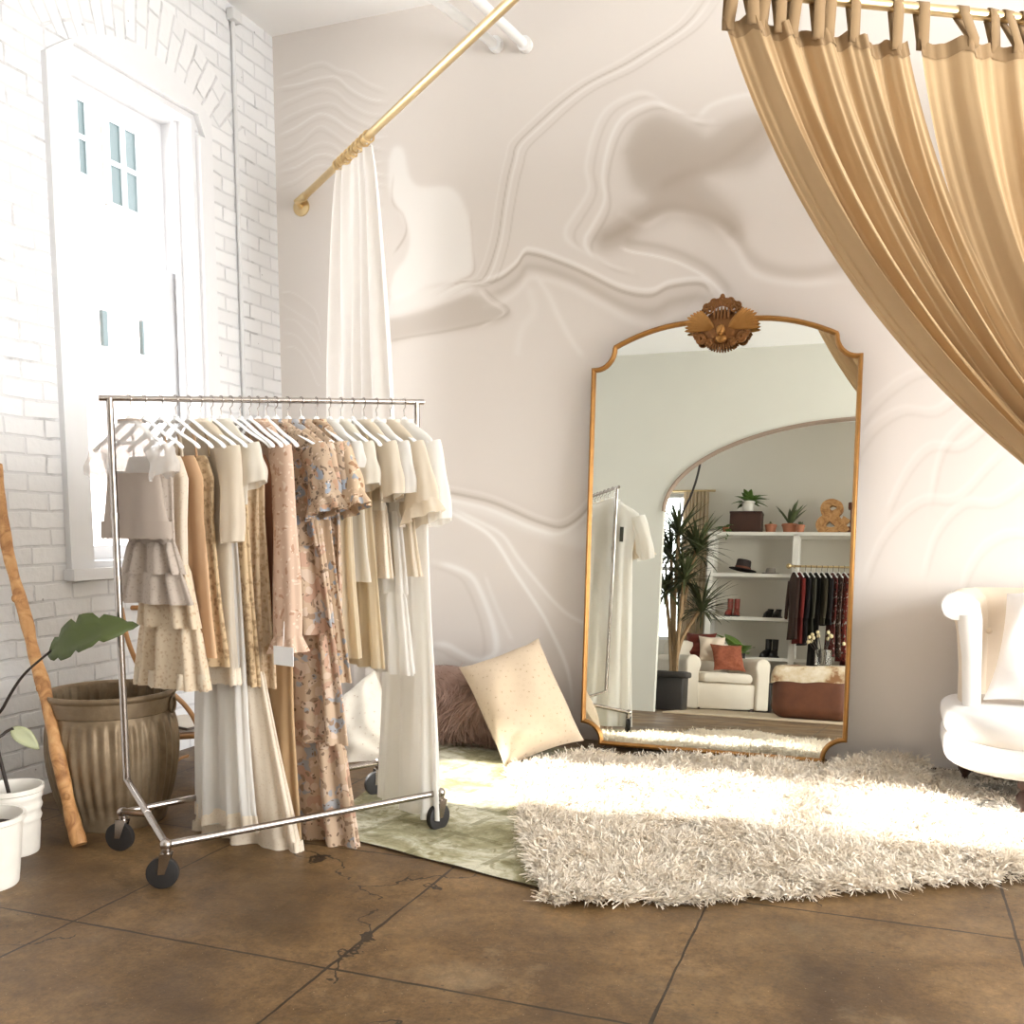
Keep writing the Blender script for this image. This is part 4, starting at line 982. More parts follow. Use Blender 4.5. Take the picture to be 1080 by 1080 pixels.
# ------------------------------------------------------------------ left corner
def tub_mat():
    t = NT('weathered_zinc'); n = t.noise(3.5, 7, t.obj(), .65, .5); s = t.n('ShaderNodeSeparateXYZ'); t.link(t.obj(), s.inputs[0])
    c = t.ramp(n, [(.3, rgb(96, 80, 60)), (.5, rgb(134, 116, 92)), (.7, rgb(168, 152, 128))])
    c = t.mix(t.math('MULTIPLY', t.noise(30, 5, t.obj()), .4), c, rgb(120, 98, 72))
    return t.fin(t.principled(c, .5, .5, t.bump(t.noise(50, 4, t.obj()), .15, .004)))
tb = thing('zinc_tub', 'weathered ribbed zinc dolly tub standing by the driftwood pole', 'tub', (-2.87, 3.05, 0))
prof = [(.175, 0), (.19, .004), (.205, .06), (.228, .15), (.245, .25), (.248, .33), (.24, .41), (.23, .45)]
pr_ = cr([(r, 0, z) for r, z in prof], 6); NB = 320; rows = []
for q in pr_:
    v = q.z/.45; am = .0045*min(1, max(0, (v-.08)*6))*min(1, max(0, (.97-v)*10))
    rows.append([((q.x+am*sin(38*2*pi*k/NB))*cos(2*pi*k/NB), (q.x+am*sin(38*2*pi*k/NB))*sin(2*pi*k/NB), q.z) for k in range(NB)])
zinc = tub_mat(); MB().grid(rows, True, True).build('body', zinc, tb, angle=180)
MB().lathe([(.231, .445), (.240, .45), (.243, .47), (.243, .505), (.249, .512), (.251, .522), (.247, .531), (.239, .53), (.234, .522), (.232, .48)], 64).build('rim', zinc, tb)
rows = []
for z, r in ((.52, .231), (.44, .224), (.3, .238), (.1, .21), (.02, .17)):
    rows.append([((r+.004*sin(38*2*pi*k/NB))*cos(2*pi*k/NB), (r+.004*sin(38*2*pi*k/NB))*sin(2*pi*k/NB), z) for k in range(NB)])
MB().grid(rows, True, False, True).build('lining', zinc, tb, angle=180)
for s in (0, 1):
    a = radians(20+180*s); c_ = Vector((.245*cos(a), .245*sin(a), .47)); MB().torus(c_, .03, .006, (cos(a), sin(a), 0), 14, 6).build('handle', zinc, tb)
# driftwood pole leaning on the brick
pl = thing('driftwood_pole', 'bent peeled driftwood pole leaning on the brick wall left of the tub', 'branch', (-2.76, 2.72, 0))
wdm = NT('peeled_wood'); wc_ = wdm.ramp(wdm.noise(16, 6, wdm.obj(), .6, 1), [(.3, rgb(140, 92, 50)), (.5, rgb(190, 140, 88)), (.75, rgb(214, 172, 120))]); M['peeled'] = wdm.fin(wdm.principled(wc_, .6, 0, wdm.bump(wdm.noise(60, 5, wdm.obj()), .3, .004)))
sk = [(84, 891, 2.72), (76, 862, 2.74), (66, 818, 2.78), (57, 776, 2.80), (47, 728, 2.84), (36, 690, 2.87), (28, 655, 2.90), (16, 612, 2.94), (7, 575, 2.97), (1, 530, 3.0), (-4, 490, 3.02)]
bp = cr([at(x, y, Y=Y) for x, y, Y in sk], 6); nb_ = len(bp)
MB().tube(bp, [(.024+.0022*sin(i*.55)+.0012*sin(i*1.3))*(1.1-.25*i/nb_) for i in range(nb_)], 16).build('trunk', M['peeled'], pl, world=True)
kn = MB()
for i, a in ((9, .5), (24, 2), (39, 4)): kn.ell(bp[i]+Vector((.018*cos(a), -.018, .01)), (.013, .011, .016))
kn.build('knot', M['peeled'], pl, world=True)
# two white pots with broad leaved plants
def pot(label, x, y, r, h, rings):
    t = thing('plant_pot', label, 'pot', (x, y, 0)); pm = M['pot']
    out = [(r*.78, 0), (r*.8, .004)]
    for i in range(1, 24):
        z = h*i/24; out.append((r*(.8+.2*i/24)+(.003*(sin(i*1.6)) if rings and i > 10 else 0), z))
    out += [(r*1.0, h-.02), (r*1.05, h-.016), (r*1.05, h), (r*.98, h), (r*.95, h-.03), (r*.9, h*.6)]
    MB().lathe(out, 40, capa=True).build('vessel', pm, t); MB().lathe([(r*.93, h*.80), (r*.5, h*.83), (.002, h*.84)], 30).build('soil', M['soil'], t); return t
M['pot'] = plain('white_ceramic', rgb(226, 220, 210), .4); M['soil'] = plain('potting_soil', rgb(48, 36, 28), .95, noise=.4, scale=60, bump=.4); M['leaf'] = plain('dark_green_leaf', rgb(66, 76, 30), .62, noise=.25, scale=9, bump=.15)
M['leaf_pale'] = plain('pale_green_leaf', rgb(150, 152, 118), .55, noise=.15, scale=9); M['stem'] = plain('dark_stem', rgb(44, 34, 28), .6, noise=.2)
p1 = pot('white ribbed plant pot at left edge, the one further back', -2.925, 2.60, .105, .245, True)
p2 = pot('smooth white plant pot at left edge, the one nearest the camera', -2.745, 2.32, .125, .235, False)
def blade(mb, p0, p1, wd, bend=.1, wav=.0, notch=0, up=(0, 0, 1), n=14, rise=0):
    p0, p1 = Vector(p0), Vector(p1); d = p1-p0; L = d.length; t_ = d.normalized(); sd = t_.cross(Vector(up)); sd = sd.normalized() if sd.length > 1e-4 else Vector((1, 0, 0)); nn = sd.cross(t_)
    rows = []
    for i in range(n+1):
        v = i/n; w = wd*(sin(pi*min(1, v**.8*.97+.03)))**.75
        if notch and (i % 5 == 3): w *= notch
        c_ = p0+d*v+nn*(rise*4*v*(1-v)*L-bend*L*v*v)
        rows.append([c_+sd*w*f+nn*(abs(f)*w*.25+wav*sin(9*v+f*3)) for f in (-1, -.5, 0, .5, 1)])
    mb.grid(rows)
lfp = thing('leaf_plant', 'dark green notched leaf on a long arching stem in the pot at left edge', 'plant', (-2.925, 2.60, .2))
stp = cr([(-2.93, 2.60, .195), tuple(at(-6, 770, Y=2.56)), tuple(at(4, 745, Y=2.56)), tuple(at(24, 713, Y=2.57)), tuple(at(54, 686, Y=2.58))], 8)
MB().tube(stp, [.007-.003*i/len(stp) for i in range(len(stp))], 8).build('stem', M['stem'], lfp, world=True)
lf1 = MB(); A_ = at(52, 690, Y=2.58); B_ = at(142, 656, Y=2.66); blade(lf1, A_, B_, .078, .06, .006, .72, up=(.1, -.75, .55), n=20, rise=.08); lf1.build('leaf', M['leaf'], lfp, world=True, angle=180, solid=.0015)
lp2 = thing('leaf_plant', 'small pale drooping leaf on a short stem above the nearest white pot', 'plant', (-2.745, 2.32, .19))
MB().tube(cr([(-2.745, 2.32, .19), tuple(at(-8, 792, Y=2.36)), tuple(at(4, 774, Y=2.4)), tuple(at(14, 768, Y=2.42))], 8), .005, 8).build('stem', M['stem'], lp2, world=True)
lf2 = MB(); blade(lf2, at(12, 768, Y=2.42), at(42, 788, Y=2.46), .028, .25, .003, 0, up=(0, -.6, .7)); lf2.build('leaf', M['leaf_pale'], lp2, world=True, angle=180, solid=.0015)
# rattan chair behind the tub
rc = thing('rattan_chair', 'low bent rattan chair half hidden behind the zinc tub', 'chair', (-3.0, 3.65, 0))
M['rattan'] = plain('honey_rattan', rgb(178, 130, 80), .45, noise=.2, scale=30)
rt_ = lambda nm, pts, r=.011: MB().tube(cr(pts, 8), r, 10).build(nm, M['rattan'], rc, world=True)
aR = lambda x, y, Y=3.6: tuple(at(x, y, Y=Y))
rt_('arm_hoop', [aR(128, 640, 3.75), aR(134, 672), aR(146, 702), aR(162, 720), aR(176, 727, 3.55), aR(196, 745, 3.5), aR(209, 768, 3.48), aR(214, 800, 3.48), aR(213, 835, 3.48)])
rt_('back_rail', [aR(124, 643, 3.8), aR(140, 641, 3.8), aR(170, 642, 3.85), aR(200, 646, 3.85), aR(222, 655, 3.8)], .012)
rt_('arm_hoop', [aR(222, 655, 3.8), aR(236, 690, 3.75), aR(244, 735, 3.7), aR(246, 790, 3.7)])
rt_('seat_rail', [aR(150, 780, 3.5), aR(180, 778, 3.48), aR(214, 776, 3.48), aR(246, 778, 3.7)], .012)
rt_('leg', [aR(158, 775, 3.5), aR(160, 815, 3.5), aR(160, 852, 3.45)]); rt_('leg', [aR(213, 800, 3.48), aR(213, 830, 3.48), aR(212, 852, 3.46)])
rt_('leg', [aR(246, 778, 3.7), aR(246, 810, 3.7), aR(246, 838, 3.7)]); rt_('leg', [aR(176, 770, 3.85), aR(176, 800, 3.85), aR(176, 828, 3.85)])
st_ = MB(); st_.grid([[aR(152, 779, 3.5), aR(213, 776, 3.48)], [aR(172, 768, 3.86), aR(244, 768, 3.86)]]); st_.build('seat', M['rattan'], rc, world=True, solid=.015)
rt_('brace', [aR(180, 808, 3.5), aR(190, 800, 3.6), aR(198, 797, 3.7)], .007)
bkm = [plain('paper_cover', rgb(222, 214, 202), .7), plain('grey_cover', rgb(120, 110, 104), .7)]
for i, (lab, dz, an, m_) in enumerate((('grey covered magazine lying on the rattan seat', 0, .2, 1), ('pale magazine on top of the grey one on the rattan seat', .016, -.25, 0))):
    b0 = at(196, 770, Y=3.62); t = thing('magazine', lab, 'magazine', (b0.x, b0.y, b0.z+.012+dz), an)
    MB().box((-.13, -.09, 0), (.13, .09, .014), .003).build('pages', bkm[i], t); MB().box((-.132, -.092, .0138), (.132, .092, .0155)).build('cover', bkm[m_], t, False)

# ------------------------------------------------------------------ the room behind the camera (seen in the mirror)
MN = Vector((0, -cos(TH), sin(TH))); M0 = Vector((0, 4.89, 0))
CV = CAM-MN*2*((CAM-M0).dot(MN))
def RP(x, y, **k):                                        # world point behind the camera seen at a mirror pixel
    d = ray(x, y); d = d-MN*2*d.dot(MN)
    t = (k['Y']-CV.y)/d.y if 'Y' in k else (k['Z']-CV.z)/d.z
    return CV+d*t
SY, SB = -3.5, -3.88
sh = thing('shelf_unit', 'tall white open shelf unit against the far wall, seen in the mirror', 'shelf', (-1.2, -3.7, 0))
xl = RP(746, 600, Y=SY).x; xd = RP(835, 600, Y=SY).x; xe = .35; zs = [RP(800, y, Y=SY).z for y in (561, 605, 651, 693)]
wp = plain('shelf_paint', rgb(236, 232, 224), .55, noise=.03)
for x in (xl, xd, xe): MB().box((x, SB, 0), (x+.075, SY, zs[0]-.03)).build('upright', wp, sh, False)
sh_off = Vector((-1.2, -3.7, 0))
for o in list(sh.children): o.data.transform(Matrix.Translation(-sh_off))
def brd(x0, x1, z): MB().box((x0, SB, z-.045), (x1, SY, z)).build('shelf_board', wp, sh, False, world=True)
brd(xl-.01, xe+.085, zs[0])
for z in zs[1:]: brd(xl+.075, xd, z)
brd(xd+.075, xe, zs[3])
ZT = zs[0]
def sx(px, Y=-3.68): return RP(px, 600, Y=Y).x
# on the top of the unit
bx_ = thing('wooden_box', 'dark stained wooden box standing on the top shelf', 'box', (sx(785), -3.68, ZT))
MB().box((-.21, -.12, 0), (.21, .12, .285), .006).build('crate', plain('dark_box_wood', rgb(66, 38, 26), .5, noise=.3, scale=8), bx_); MB().box((-.215, -.125, .262), (.215, .125, .29), .004).build('lid', M['dark_wood'], bx_)
def plant(name, label, x, y, z, pr, ph, pm, leaves, leafm):
    t = thing(name, label, 'plant', (x, y, z)); MB().lathe([(pr*.75, 0), (pr*.78, .005), (pr, ph*.8), (pr*1.08, ph*.82), (pr*1.08, ph), (pr*.95, ph), (pr*.9, ph*.8)], 28, capa=True).build('pot', pm, t)
    MB().lathe([(pr*.93, ph*.86), (.002, ph*.88)], 20).build('soil', M['soil'], t)
    mb = MB()
    for (a, el, L, w, bend) in leaves:
        d = Vector((cos(a)*cos(el), sin(a)*cos(el), sin(el))); blade(mb, (0, 0, ph*.85), Vector((0, 0, ph*.85))+d*L, w, bend, n=8)
    mb.build('foliage', leafm, t, angle=180, solid=.002); return t
terra = plain('terracotta', rgb(186, 122, 92), .75, noise=.12); M['green'] = plain('mid_green_leaf', rgb(84, 112, 50), .45, noise=.25, scale=12); M['aloe'] = plain('grey_green_leaf', rgb(86, 98, 64), .5, noise=.25, scale=20)
rl = random.Random(5)
plant('potted_plant', 'bushy green plant in white pot standing on the dark wooden box', sx(786), -3.68, ZT+.29, .085, .15, M['pot'], [(rl.uniform(0, 6.28), rl.uniform(.1, 1.2), rl.uniform(.14, .27), .045, .5) for _ in range(26)], M['green'])
plant('potted_plant', 'spiky snake plant in terracotta pot in the middle of the top shelf', sx(831), -3.68, ZT, .10, .13, terra, [(rl.uniform(0, 6.28), rl.uniform(.8, 1.5), rl.uniform(.22, .40), .032, .12) for _ in range(11)], M['aloe'])
plant('potted_cactus', 'small cactus in terracotta pot right beside the dark wooden box', sx(811), -3.66, ZT, .075, .12, terra, [(rl.uniform(0, 6.28), rl.uniform(.6, 1.5), rl.uniform(.04, .07), .02, .1) for _ in range(12)], M['aloe'])
plant('potted_cactus', 'tiny plant in small terracotta pot right of the snake plant', sx(843), -3.56, ZT, .055, .10, terra, [(rl.uniform(0, 6.28), rl.uniform(.4, 1.4), rl.uniform(.04, .08), .022, .1) for _ in range(10)], M['aloe'])
plant('trailing_plant', 'trailing green plant spilling at the left end of the top shelf', sx(765), -3.60, ZT, .05, .07, terra, [(rl.uniform(0, 6.28), rl.uniform(-.2, .9), rl.uniform(.10, .2), .028, .8) for _ in range(14)], M['green'])
am = thing('ampersand_sign', 'big carved wooden ampersand leaning on the top shelf', 'sign', (sx(875), -3.64, ZT))
pth = cr([(.19, 0, .02), (.06, 0, .17), (-.07, 0, .28), (-.075, 0, .37), (0, 0, .41), (.09, 0, .37), (.085, 0, .29), (-.05, 0, .21), (-.13, 0, .13), (-.10, 0, .045), (-.01, 0, .03), (.08, 0, .06), (.15, 0, .14), (.19, 0, .20)], 8)
r_ = []
for i, p in enumerate(pth):
    t_ = (pth[min(i+1, len(pth)-1)]-pth[max(i-1, 0)]).normalized(); n_ = Vector((-t_.z, 0, t_.x))*(.052+.012*sin(i*.12))
    dy = .004*(i/len(pth)); r_.append([p+n_+Vector((0, .06+dy, .0)), p-n_+Vector((0, .06+dy, 0)), p-n_+Vector((0, -.06, 0)), p+n_+Vector((0, -.06, 0))])
ab = MB().grid(r_, True, True, True); ab.v = [(x, y, max(z, 0)) for x, y, z in ab.v]; ab.build('letter', M['peeled'], am, angle=30)
lt = thing('letter_block', 'dark brown carved wooden block right beside the ampersand', 'sign', (sx(897)+.03, -3.70, ZT))
MB().box((-.09, -.05, 0), (.09, .05, .10), .01).box((-.06, -.05, .10), (.06, .05, .33), .01).box((-.09, -.05, .33), (.09, .05, .42), .01).build('block', plain('red_brown_wood', rgb(96, 52, 38), .6, noise=.3), lt)
# hats and shoes on the shelves
def hat(label, px, z, mat, bm, R, h, tilt):
    t = thing('hat', label, 'hat', (sx(px, -3.62), -3.62, z), rot=(tilt*.3, tilt, 0))
    MB().lathe([(.002, h*.93), (R*.3, h*.95), (R*.48, h), (R*.52, h*.9), (R*.56, .02), (R*.58, .012)], 32).build('crown', mat, t); MB().lathe([(R*.55, .012), (R*.8, .006), (R, .014), (R*1.0, .02), (R*.8, .014), (R*.56, .022)], 36).build('brim', mat, t)
    MB().lathe([(R*.575, .018), (R*.578, .055), (R*.56, .056)], 32).build('hat_band', bm, t)
ft = plain('dark_felt', rgb(48, 38, 36), .9); fg = plain('grey_felt', rgb(150, 142, 134), .9); fr2 = plain('brown_felt', rgb(112, 66, 48), .9)
hat('dark brown wide brimmed hat tilted on the upper left shelf', 783, zs[1]+.045, ft, fr2, .185, .15, .14); hat('flat grey hat lying right of the dark brown hat', 813, zs[1], fg, fg, .115, .085, 0)
def shoe(label, px, z, mat, grp, boot=True, yaw=0):
    t = thing('shoe', label, 'shoe', (sx(px, -3.64), -3.64, z), yaw, grp)
    MB().prism([(x, y) for x, y in [(-.04, -.12), (.04, -.12), (.045, .0), (.05, .09), (.03, .145), (-.02, .15), (-.045, .09), (-.038, 0)]], 0, .02).build('sole', M['rubber'], t, bevel=.004)
    up = MB().grid([[(.045*s*cos(a), oy+L*sin(a), zz) for a in [2*pi*k/20 for k in range(20)]] for s, oy, L, zz in ((1, .012, .128, .018), (1, .01, .125, .05), (.85, -.02, .09, .085), (.8, -.06, .055, .11), (.85, -.066, .055, .2 if boot else .12), (.88, -.066, .057, .25 if boot else .125))], True, True, True)
    up.build('upper', mat, t)
    MB().box((-.035, -.12, -.0), (.035, -.06, .03)).build('heel', M['rubber'], t, False)
rd_ = plain('red_leather', rgb(138, 58, 46), .45); bl_ = plain('black_leather', rgb(32, 28, 28), .45)
shoe('red ankle boot on the second shelf, the left of its pair', 771, zs[2], rd_, 'red boots', True, .1); shoe('red ankle boot on the second shelf, the right of its pair', 779, zs[2], rd_, 'red boots', True, -.1)
shoe('black strappy shoe on the second shelf, the left of its pair', 813, zs[2], bl_, 'black shoes', False, .3); shoe('black strappy shoe on the second shelf, the right of its pair', 822, zs[2], bl_, 'black shoes', False, .2)
shoe('black boot on the third shelf, the left of its pair', 812, zs[3], bl_, 'black boots', True, .4); shoe('black boot on the third shelf, the right of its pair', 820, zs[3], bl_, 'black boots', True, .2)
# brass rail with dark garments in the right bay
ra = RP(832, 597, Y=-3.3); rb_ = RP(900, 600, Y=-3.3); rb_ = Vector((.42, -3.3, ra.z-.01)); ra = Vector((ra.x, -3.3, ra.z))
rl_ = thing('clothes_rail', 'brass clothes rail in front of the right shelf bay with dark garments', 'clothes rail', ra)
MB().tube([ra, rb_], .014, 12).build('rail', M['brass'], rl_, world=True); MB().ell(ra, (.035, .03, .035)).build('finial', M['brass'], rl_, world=True)
MB().tube([(xd+.04, SY, ra.z), (xd+.04, -3.3, ra.z)], .011, 10).build('bracket', M['brass'], rl_, world=True); MB().tube([(xe+.04, SY, ra.z), (xe+.04, -3.3, ra.z)], .011, 10).build('bracket', M['brass'], rl_, world=True)
dk = [('dark brown wool jacket at the left end of the brass rail', (70, 50, 44), .95), ('maroon coat second on the brass rail', (124, 46, 42), 1.0), ('black jacket third on the brass rail', (38, 34, 36), 1.02), ('charcoal green shirt dress fourth on the brass rail', (62, 60, 50), .9), ('black long dress fifth on the brass rail', (34, 30, 30), 1.3), ('dark olive blouse sixth on the brass rail', (70, 64, 50), .75), ('black silk blouse seventh on the brass rail', (40, 36, 36), .75), ('dark red checked shirt eighth on the brass rail', (120, 60, 56), 1.15), ('brown patterned dress ninth on the brass rail', (98, 76, 66), 1.15), ('red and white print dress tenth on the brass rail', (150, 70, 62), 1.2), ('burgundy dress eleventh on the brass rail', (110, 36, 36), 1.25), ('black print dress twelfth on the brass rail', (60, 48, 46), 1.25)]
x0_ = RP(838, 600, Y=-3.3).x; x1_ = RP(897, 600, Y=-3.3).x
def small_hanger(loc, lab):
    t = thing('hanger', lab, 'hanger', loc, pi/2-.35, 'hangers on the brass rail')
    MB().tube([(0, 0, -.07), (0, 0, -.02)]+[(.017*cos(a), 0, .017*sin(a)) for a in [radians(-60+k*30) for k in range(9)]], .003, 6).build('hook', M['chrome'], t)
    MB().tube([(-.19, 0, -.15), (-.03, 0, -.075), (0, 0, -.07), (.03, 0, -.075), (.19, 0, -.15)], .009, 8).build('shoulder_bar', M['hanger'], t)
for i, (lab, c, L) in enumerate(dk):
    xx = x0_+(x1_-x0_+.06)*i/11; loc = (xx, -3.3, ra.z-.004); small_hanger(loc, 'white hanger holding the '+lab.split(' on the')[0].replace(' at the left end of the brass rail', '').rsplit(' ', 1)[0 if i else -2 if False else 0]+' garment on the brass rail')
    pat = i in (7, 8, 9, 11); m_ = cloth('rail_cloth_%d' % i, rgb(*c), .05, build=(lambda cc: lambda t: floral_col(rgb(*cc), [(rgb(200, 190, 180), 1.2, .3), (rgb(40, 30, 30), 1.7, .3)], 18)(t))(c) if pat else None)
    g = thing('garment', lab, 'garment', loc, pi/2-.35, 'dark garments on the brass rail'); sw = .2
    lev = [(-.08, .05, .018, 0, 0), (-.12, .13, .02, 0, 0), (-.17, sw, .02, 0, 0), (-.4, .18, .026, .004, 0), (-L*.6-.1, .17, .028, .006, 0), (-L, .2, .032, .010, 0)]
    MB().grid(tube_rows(dens(lev, .07), 40, 6, i), True).build('body', m_, g, angle=180)
    if i in (0, 1, 2, 3, 5, 6):
        for s in (-1, 1): MB().tube([(s*sw*.93, 0, -.18), (s*(sw+.035), .01, -.42), (s*(sw+.04), .02, -.68)], [.045, .04, .035], 14, sy=.6).build('sleeve', m_, g)
# armchair with a loose white cover
ac = thing('armchair', 'white slipcovered armchair with rust pillows seen in the mirror', 'armchair', (-2.02, -2.62, 0), radians(-40))
sc_ = cloth('white_slipcover', rgb(232, 222, 206), 0)
MB().box((-.42, -.40, .02), (.42, .36, .34), .03).build('base_skirt', sc_, ac); MB().box((-.36, -.28, .34), (.36, .40, .47), .05).build('seat_cushion', sc_, ac)
for s in (-1, 1):
    a_ = MB(); sec = [(-.10, .02), (-.09, .45), (-.12, .55), (-.10, .63), (-.03, .67), (.05, .66), (.10, .6), (.09, .5), (.085, .02)]
    a_.grid([[(s*(.50+x), y, z) for x, z in sec] for y in (-.42, -.2, 0, .2, .40)], True, True, True); a_.build('arm', sc_, ac, angle=50, bevel=.02)
bk_ = MB(); bk_.grid([[(x, -.40-.06*((z-.3)/.6), z) for x, z in rowp] for rowp in ([(-.42, .3), (.42, .3)], [(-.42, .75), (.42, .75)], [(-.36, .86), (.36, .86)])]); 
bk_ = MB().box((-.44, -.52, .1), (.44, -.26, .86), .07); bk_.build('back_rest', sc_, ac)
for x in (-.38, .38):
    for y in (-.38, .33): MB().box((x-.025, y-.025, 0), (x+.025, y+.025, .05)).build('foot', M['dark_wood'], ac, False)
rust = cloth('rust_woven', rgb(138, 70, 50), 0, build=lambda t: t.mix(t.noise(30, 4, t.obj()), rgb(112, 50, 36), rgb(172, 106, 78))); crm_ = cloth('cream_pillow', rgb(224, 206, 186), 0)
def wpil(lab, cx, cy, cz, w, h, lean_, yaw, m):
    c_ = Vector((cx, cy, cz)); ax = Vector((cos(yaw), sin(yaw), 0)); upv = (Vector((0, 0, 1))*cos(lean_)+Vector((sin(yaw), -cos(yaw), 0))*sin(lean_))
    cs_ = [c_-ax*w/2-upv*h/2, c_+ax*w/2-upv*h/2, c_+ax*w/2+upv*h/2, c_-ax*w/2+upv*h/2]
    t = cushion('throw_pillow', lab, 'pillow', cs_, .07, m)
wpil('rust woven pillow leaning in the seat of the slipcovered armchair', -1.82, -2.56, .66, .42, .38, .5, -.5, rust)
wpil('dark rust pillow against the back of the slipcovered armchair', -2.22, -2.78, .80, .42, .36, .3, .2, cloth('dark_rust', rgb(104, 48, 38), 0))
wpil('cream pillow between the rust pillows on the slipcovered armchair', -2.04, -2.68, .76, .34, .36, .4, -.25, crm_)
# dracaena in a dark pot beside the arch
dr = thing('dracaena', 'tall dracaena with spiky leaf heads beside the armchair in the mirror', 'plant', (-2.30, -1.55, 0))
dpm = plain('dark_planter', rgb(54, 50, 48), .6); MB().box((-.16, -.16, 0), (.16, .16, .40), .02).box((-.19, -.19, .38), (.19, .19, .45), .02).build('pot', dpm, dr); MB().box((-.15, -.15, .45), (.15, .15, .455)).build('soil', M['soil'], dr, False)
trm = plain('cane_trunk', rgb(150, 122, 88), .8, noise=.2); dl = plain('dracaena_leaf', rgb(70, 76, 46), .5, noise=.3)
heads = []
for (px, py, px2, py2) in ((712, 690, 735, 578), (708, 690, 708, 585), (714, 692, 740, 640), (706, 690, 702, 622), (712, 690, 722, 610), (708, 690, 716, 562)):
    hq = RP(px2, py2, Y=-1.55+rl.uniform(-.15, .15)); heads.append(hq); w0 = Vector((-2.30+rl.uniform(-.06, .06), -1.55, .45)); MB().tube(cr([w0, w0.lerp(hq, .5)+Vector((rl.uniform(-.08, .08), 0, 0)), hq], 6), .022, 8).build('trunk', trm, dr, world=True)
for hq in heads:
    mb = MB()
    for k in range(80):
        a, el = rl.uniform(0, 6.28), rl.uniform(-.35, 1.35); d = Vector((cos(a)*cos(el), sin(a)*cos(el), sin(el))); blade(mb, hq-Vector((0, 0, rl.uniform(0, .1))), hq+d*rl.uniform(.32, .5), .015, .35, n=6)
    mb.build('leaf_head', dl, dr, world=True, angle=180)
br = thing('bare_branch', 'thin bare dark branch rising behind the dracaena towards the arch', 'branch', (-2.42, -2.0, 0))
MB().tube(cr([(-2.40, -2.0, .0), tuple(RP(714, 690, Y=-2.0)), tuple(RP(716, 590, Y=-2.0)), tuple(RP(718, 548, Y=-2.0)), tuple(RP(729, 522, Y=-2.0)), tuple(RP(736, 500, Y=-2.0)), tuple(RP(742, 470, Y=-2.0))], 8), .014, 8).build('stem', M['stem'], br, world=True)
bp_ = plant('broad_leaf_plant', 'glossy broad leaved green plant on a stand behind the armchair arm', RP(780, 660, Y=-3.28).x, -3.28, 0, .085, .82, dpm, [(rl.uniform(0, 6.28), rl.uniform(.2, 1.3), rl.uniform(.25, .48), .10, .6) for _ in range(14)], plain('bright_leaf', rgb(112, 142, 66), .3, noise=.3, scale=8))
# drape beside the far window
dp = thing('curtain', 'beige drape hanging beside the bright far window in the mirror', 'curtain', (-2.5, -3.93, 0)); rows = []
for i in range(12):
    rows.append([(-2.74+.36*j/40, -3.90+.03*sin(j*1.1), .03+2.97*i/11) for j in range(41)])
MB().grid(rows).build('panel', cloth('beige_drape', rgb(206, 186, 158), .2), dp, world=True, angle=180); MB().tube([(-3.3, -3.93, 3.02), (-2.3, -3.93, 3.02)], .015, 10).build('rod', M['brass'], dp, world=True)
# leather pouf with hide on top, vase
ot = thing('leather_pouf', 'big brown leather pouf with a cowhide draped over its top', 'pouf', (-.70, -1.35, .014))
lth = plain('worn_brown_leather', rgb(98, 56, 36), .5, noise=.45, scale=7, bump=.3)
pr2 = []
for i in range(9): a = pi/2*i/8; pr2.append((.13*(1-sin(a)), .13*(1-cos(a))))
for i in range(9): a = pi/2*i/8; pr2.append((.13*(1-cos(a)), .57-.13*(1-sin(a))))
MB().grid([rrect(-.43+d, -.31+d, .43-d, .31-d, .17-d*.6, z, 8) for d, z in pr2], True, True, True).build('body', lth, ot)
def hide_mat():
    t = NT('cowhide'); n = t.noise(3.2, 5, t.obj(), .6); return t.fin(t.principled(t.ramp(n, [(.4, rgb(224, 212, 194)), (.52, rgb(200, 180, 150)), (.6, rgb(140, 100, 66))]), .9))
rows = []
for i in range(25):
    v = i/24; row = []
    for j in range(33):
        u = j/32; x = -.50+1.0*u; y = -.33+.68*v; ex = max(0, abs(x)-.36); ey = max(0, abs(y)-.24); e = hypot(ex, ey)
        xx = x if abs(x) < .40 else math.copysign(.40+.04*min(1, (abs(x)-.40)/.05), x); yy = y if abs(y) < .28 else math.copysign(.28+.038*min(1, (abs(y)-.28)/.05), y)
        drop = 2.2*e*e*4+max(0, (abs(x)-.40))*1.0+max(0, abs(y)-.28)*1.0+.05*e*sin(u*19)*(e > .05)
        row.append((xx, yy, .575+.012*sin(u*6)*cos(v*4)-min(drop, .2)))
    rows.append(row)
MB().grid(rows).build('hide', hide_mat(), ot, angle=180)
vz = RP(868, 690, Y=-1.35); va = thing('vase', 'clear glass jar of dried flowers standing on the leather pouf', 'vase', (-.62, -1.35, .602))
gv = NT('clear_jar'); gb = gv.n('ShaderNodeBsdfGlass'); gb.inputs['IOR'].default_value = 1.3; gv.fin(gb.outputs[0])
MB().lathe([(.075, 0), (.085, .006), (.088, .17), (.082, .175), (.08, .17), (.078, .012), (.002, .01)], 28, capa=True).build('jar', gv.m, va)
fl_ = MB(); fh = MB()
for k in range(14):
    a = rl.uniform(0, 6.28); e = Vector((cos(a)*rl.uniform(.06, .22), sin(a)*rl.uniform(.04, .14), rl.uniform(.24, .36))); fl_.tube([(cos(a)*.03, sin(a)*.03, .02), (e.x*.5, e.y*.5, e.z*.6), e], .003, 6); fh.ell(e, (.02, .02, .022), 8, 6)
fl_.build('stems', M['stem'], va); fh.build('flower_heads', plain('dried_flower', rgb(206, 190, 150), .9), va)
fr_ug = thing('flat_rug', 'thin beige flat woven rug under the leather pouf', 'rug', (-.7, -1.6, 0))
MB().box((-1.5, -.75, .001), (1.6, 1.0, .012)).build('weave', plain('beige_weave', rgb(190, 172, 146), .95, noise=.12, scale=40), fr_ug, False)
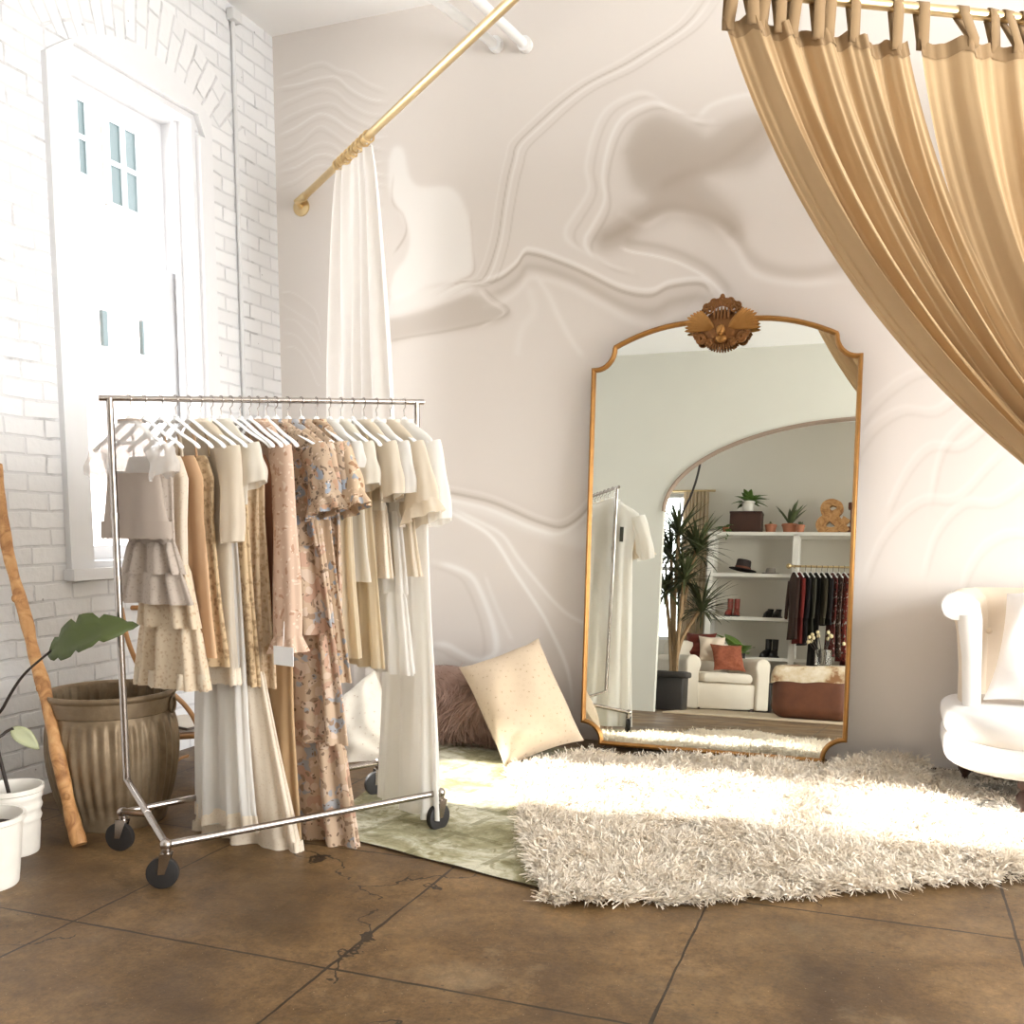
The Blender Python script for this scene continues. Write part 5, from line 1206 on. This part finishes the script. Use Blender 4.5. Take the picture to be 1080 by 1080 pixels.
bn = thing('black_bin', 'black bin between the armchair and the pouf', 'bin', (RP(806, 720, Y=-3.0).x, -3.05, 0)); MB().box((-.09, -.12, 0), (.09, .12, .36), .01).build('bucket', bl_, bn); MB().box((-.095, -.125, .35), (.095, .125, .37), .005).build('rim', M['rubber'], bn)

# ------------------------------------------------------------------ light
w = bpy.data.worlds.new('sky'); SC.world = w; w.use_nodes = True; bg = w.node_tree.nodes['Background']; bg.inputs[0].default_value = (.93, .97, 1.0, 1); bg.inputs[1].default_value = 6.5
def light(name, kind, loc, d, energy, color=(1, 1, 1), size=(1, 1)):
    l = bpy.data.lights.new(name, kind); l.energy = energy; l.color = color
    o = bpy.data.objects.new(name, l); COL.objects.link(o); o.location = loc; o.rotation_euler = Vector(d).to_track_quat('-Z', 'Y').to_euler()
    if kind == 'AREA': l.shape = 'RECTANGLE'; l.size, l.size_y = size
    o['kind'] = 'helper'; return o
s = light('sun', 'SUN', (-10, 3, 8), (1, .05, -.72), 24, (1, .97, .92)); s.data.angle = radians(2.5)
light('shop_window_daylight', 'AREA', (RX+.25, 1.7, 1.95), (-1, 0, 0), 330, (1, .985, .96), (3.7, 2.8))  # added room fill behind the unseen right wall opening
po = light('window_portal', 'AREA', (LX-.30, 3.97, 2.12), (1, 0, 0), 1, (1, 1, 1), (.86, 2.28)); po.data.cycles.is_portal = True
light('window_daylight', 'AREA', (RX+.25, -2.3, 1.95), (-1, 0, 0), 75, (1, .95, .88), (1.7, 2.6))  # added fill for the far room, through an invented opening

cam = bpy.data.cameras.new('camera'); co = bpy.data.objects.new('camera', cam); COL.objects.link(co); SC.camera = co
co.location = CAM; co.rotation_euler = FW.to_track_quat('-Z', 'Y').to_euler()
cam.sensor_fit = 'HORIZONTAL'; cam.sensor_width = 36; cam.lens = 36*F/1080; cam.shift_y = (CY-540)/1080; cam.clip_start = .02
v = SC.view_settings; v.view_transform = 'Standard'; v.look = 'None'; v.gamma = 1; v.use_curve_mapping = False; v.exposure = 0.12
SC.cycles.use_denoising = True; SC.cycles.max_bounces = 10; SC.cycles.transparent_max_bounces = 24; SC.cycles.sample_clamp_indirect = 6
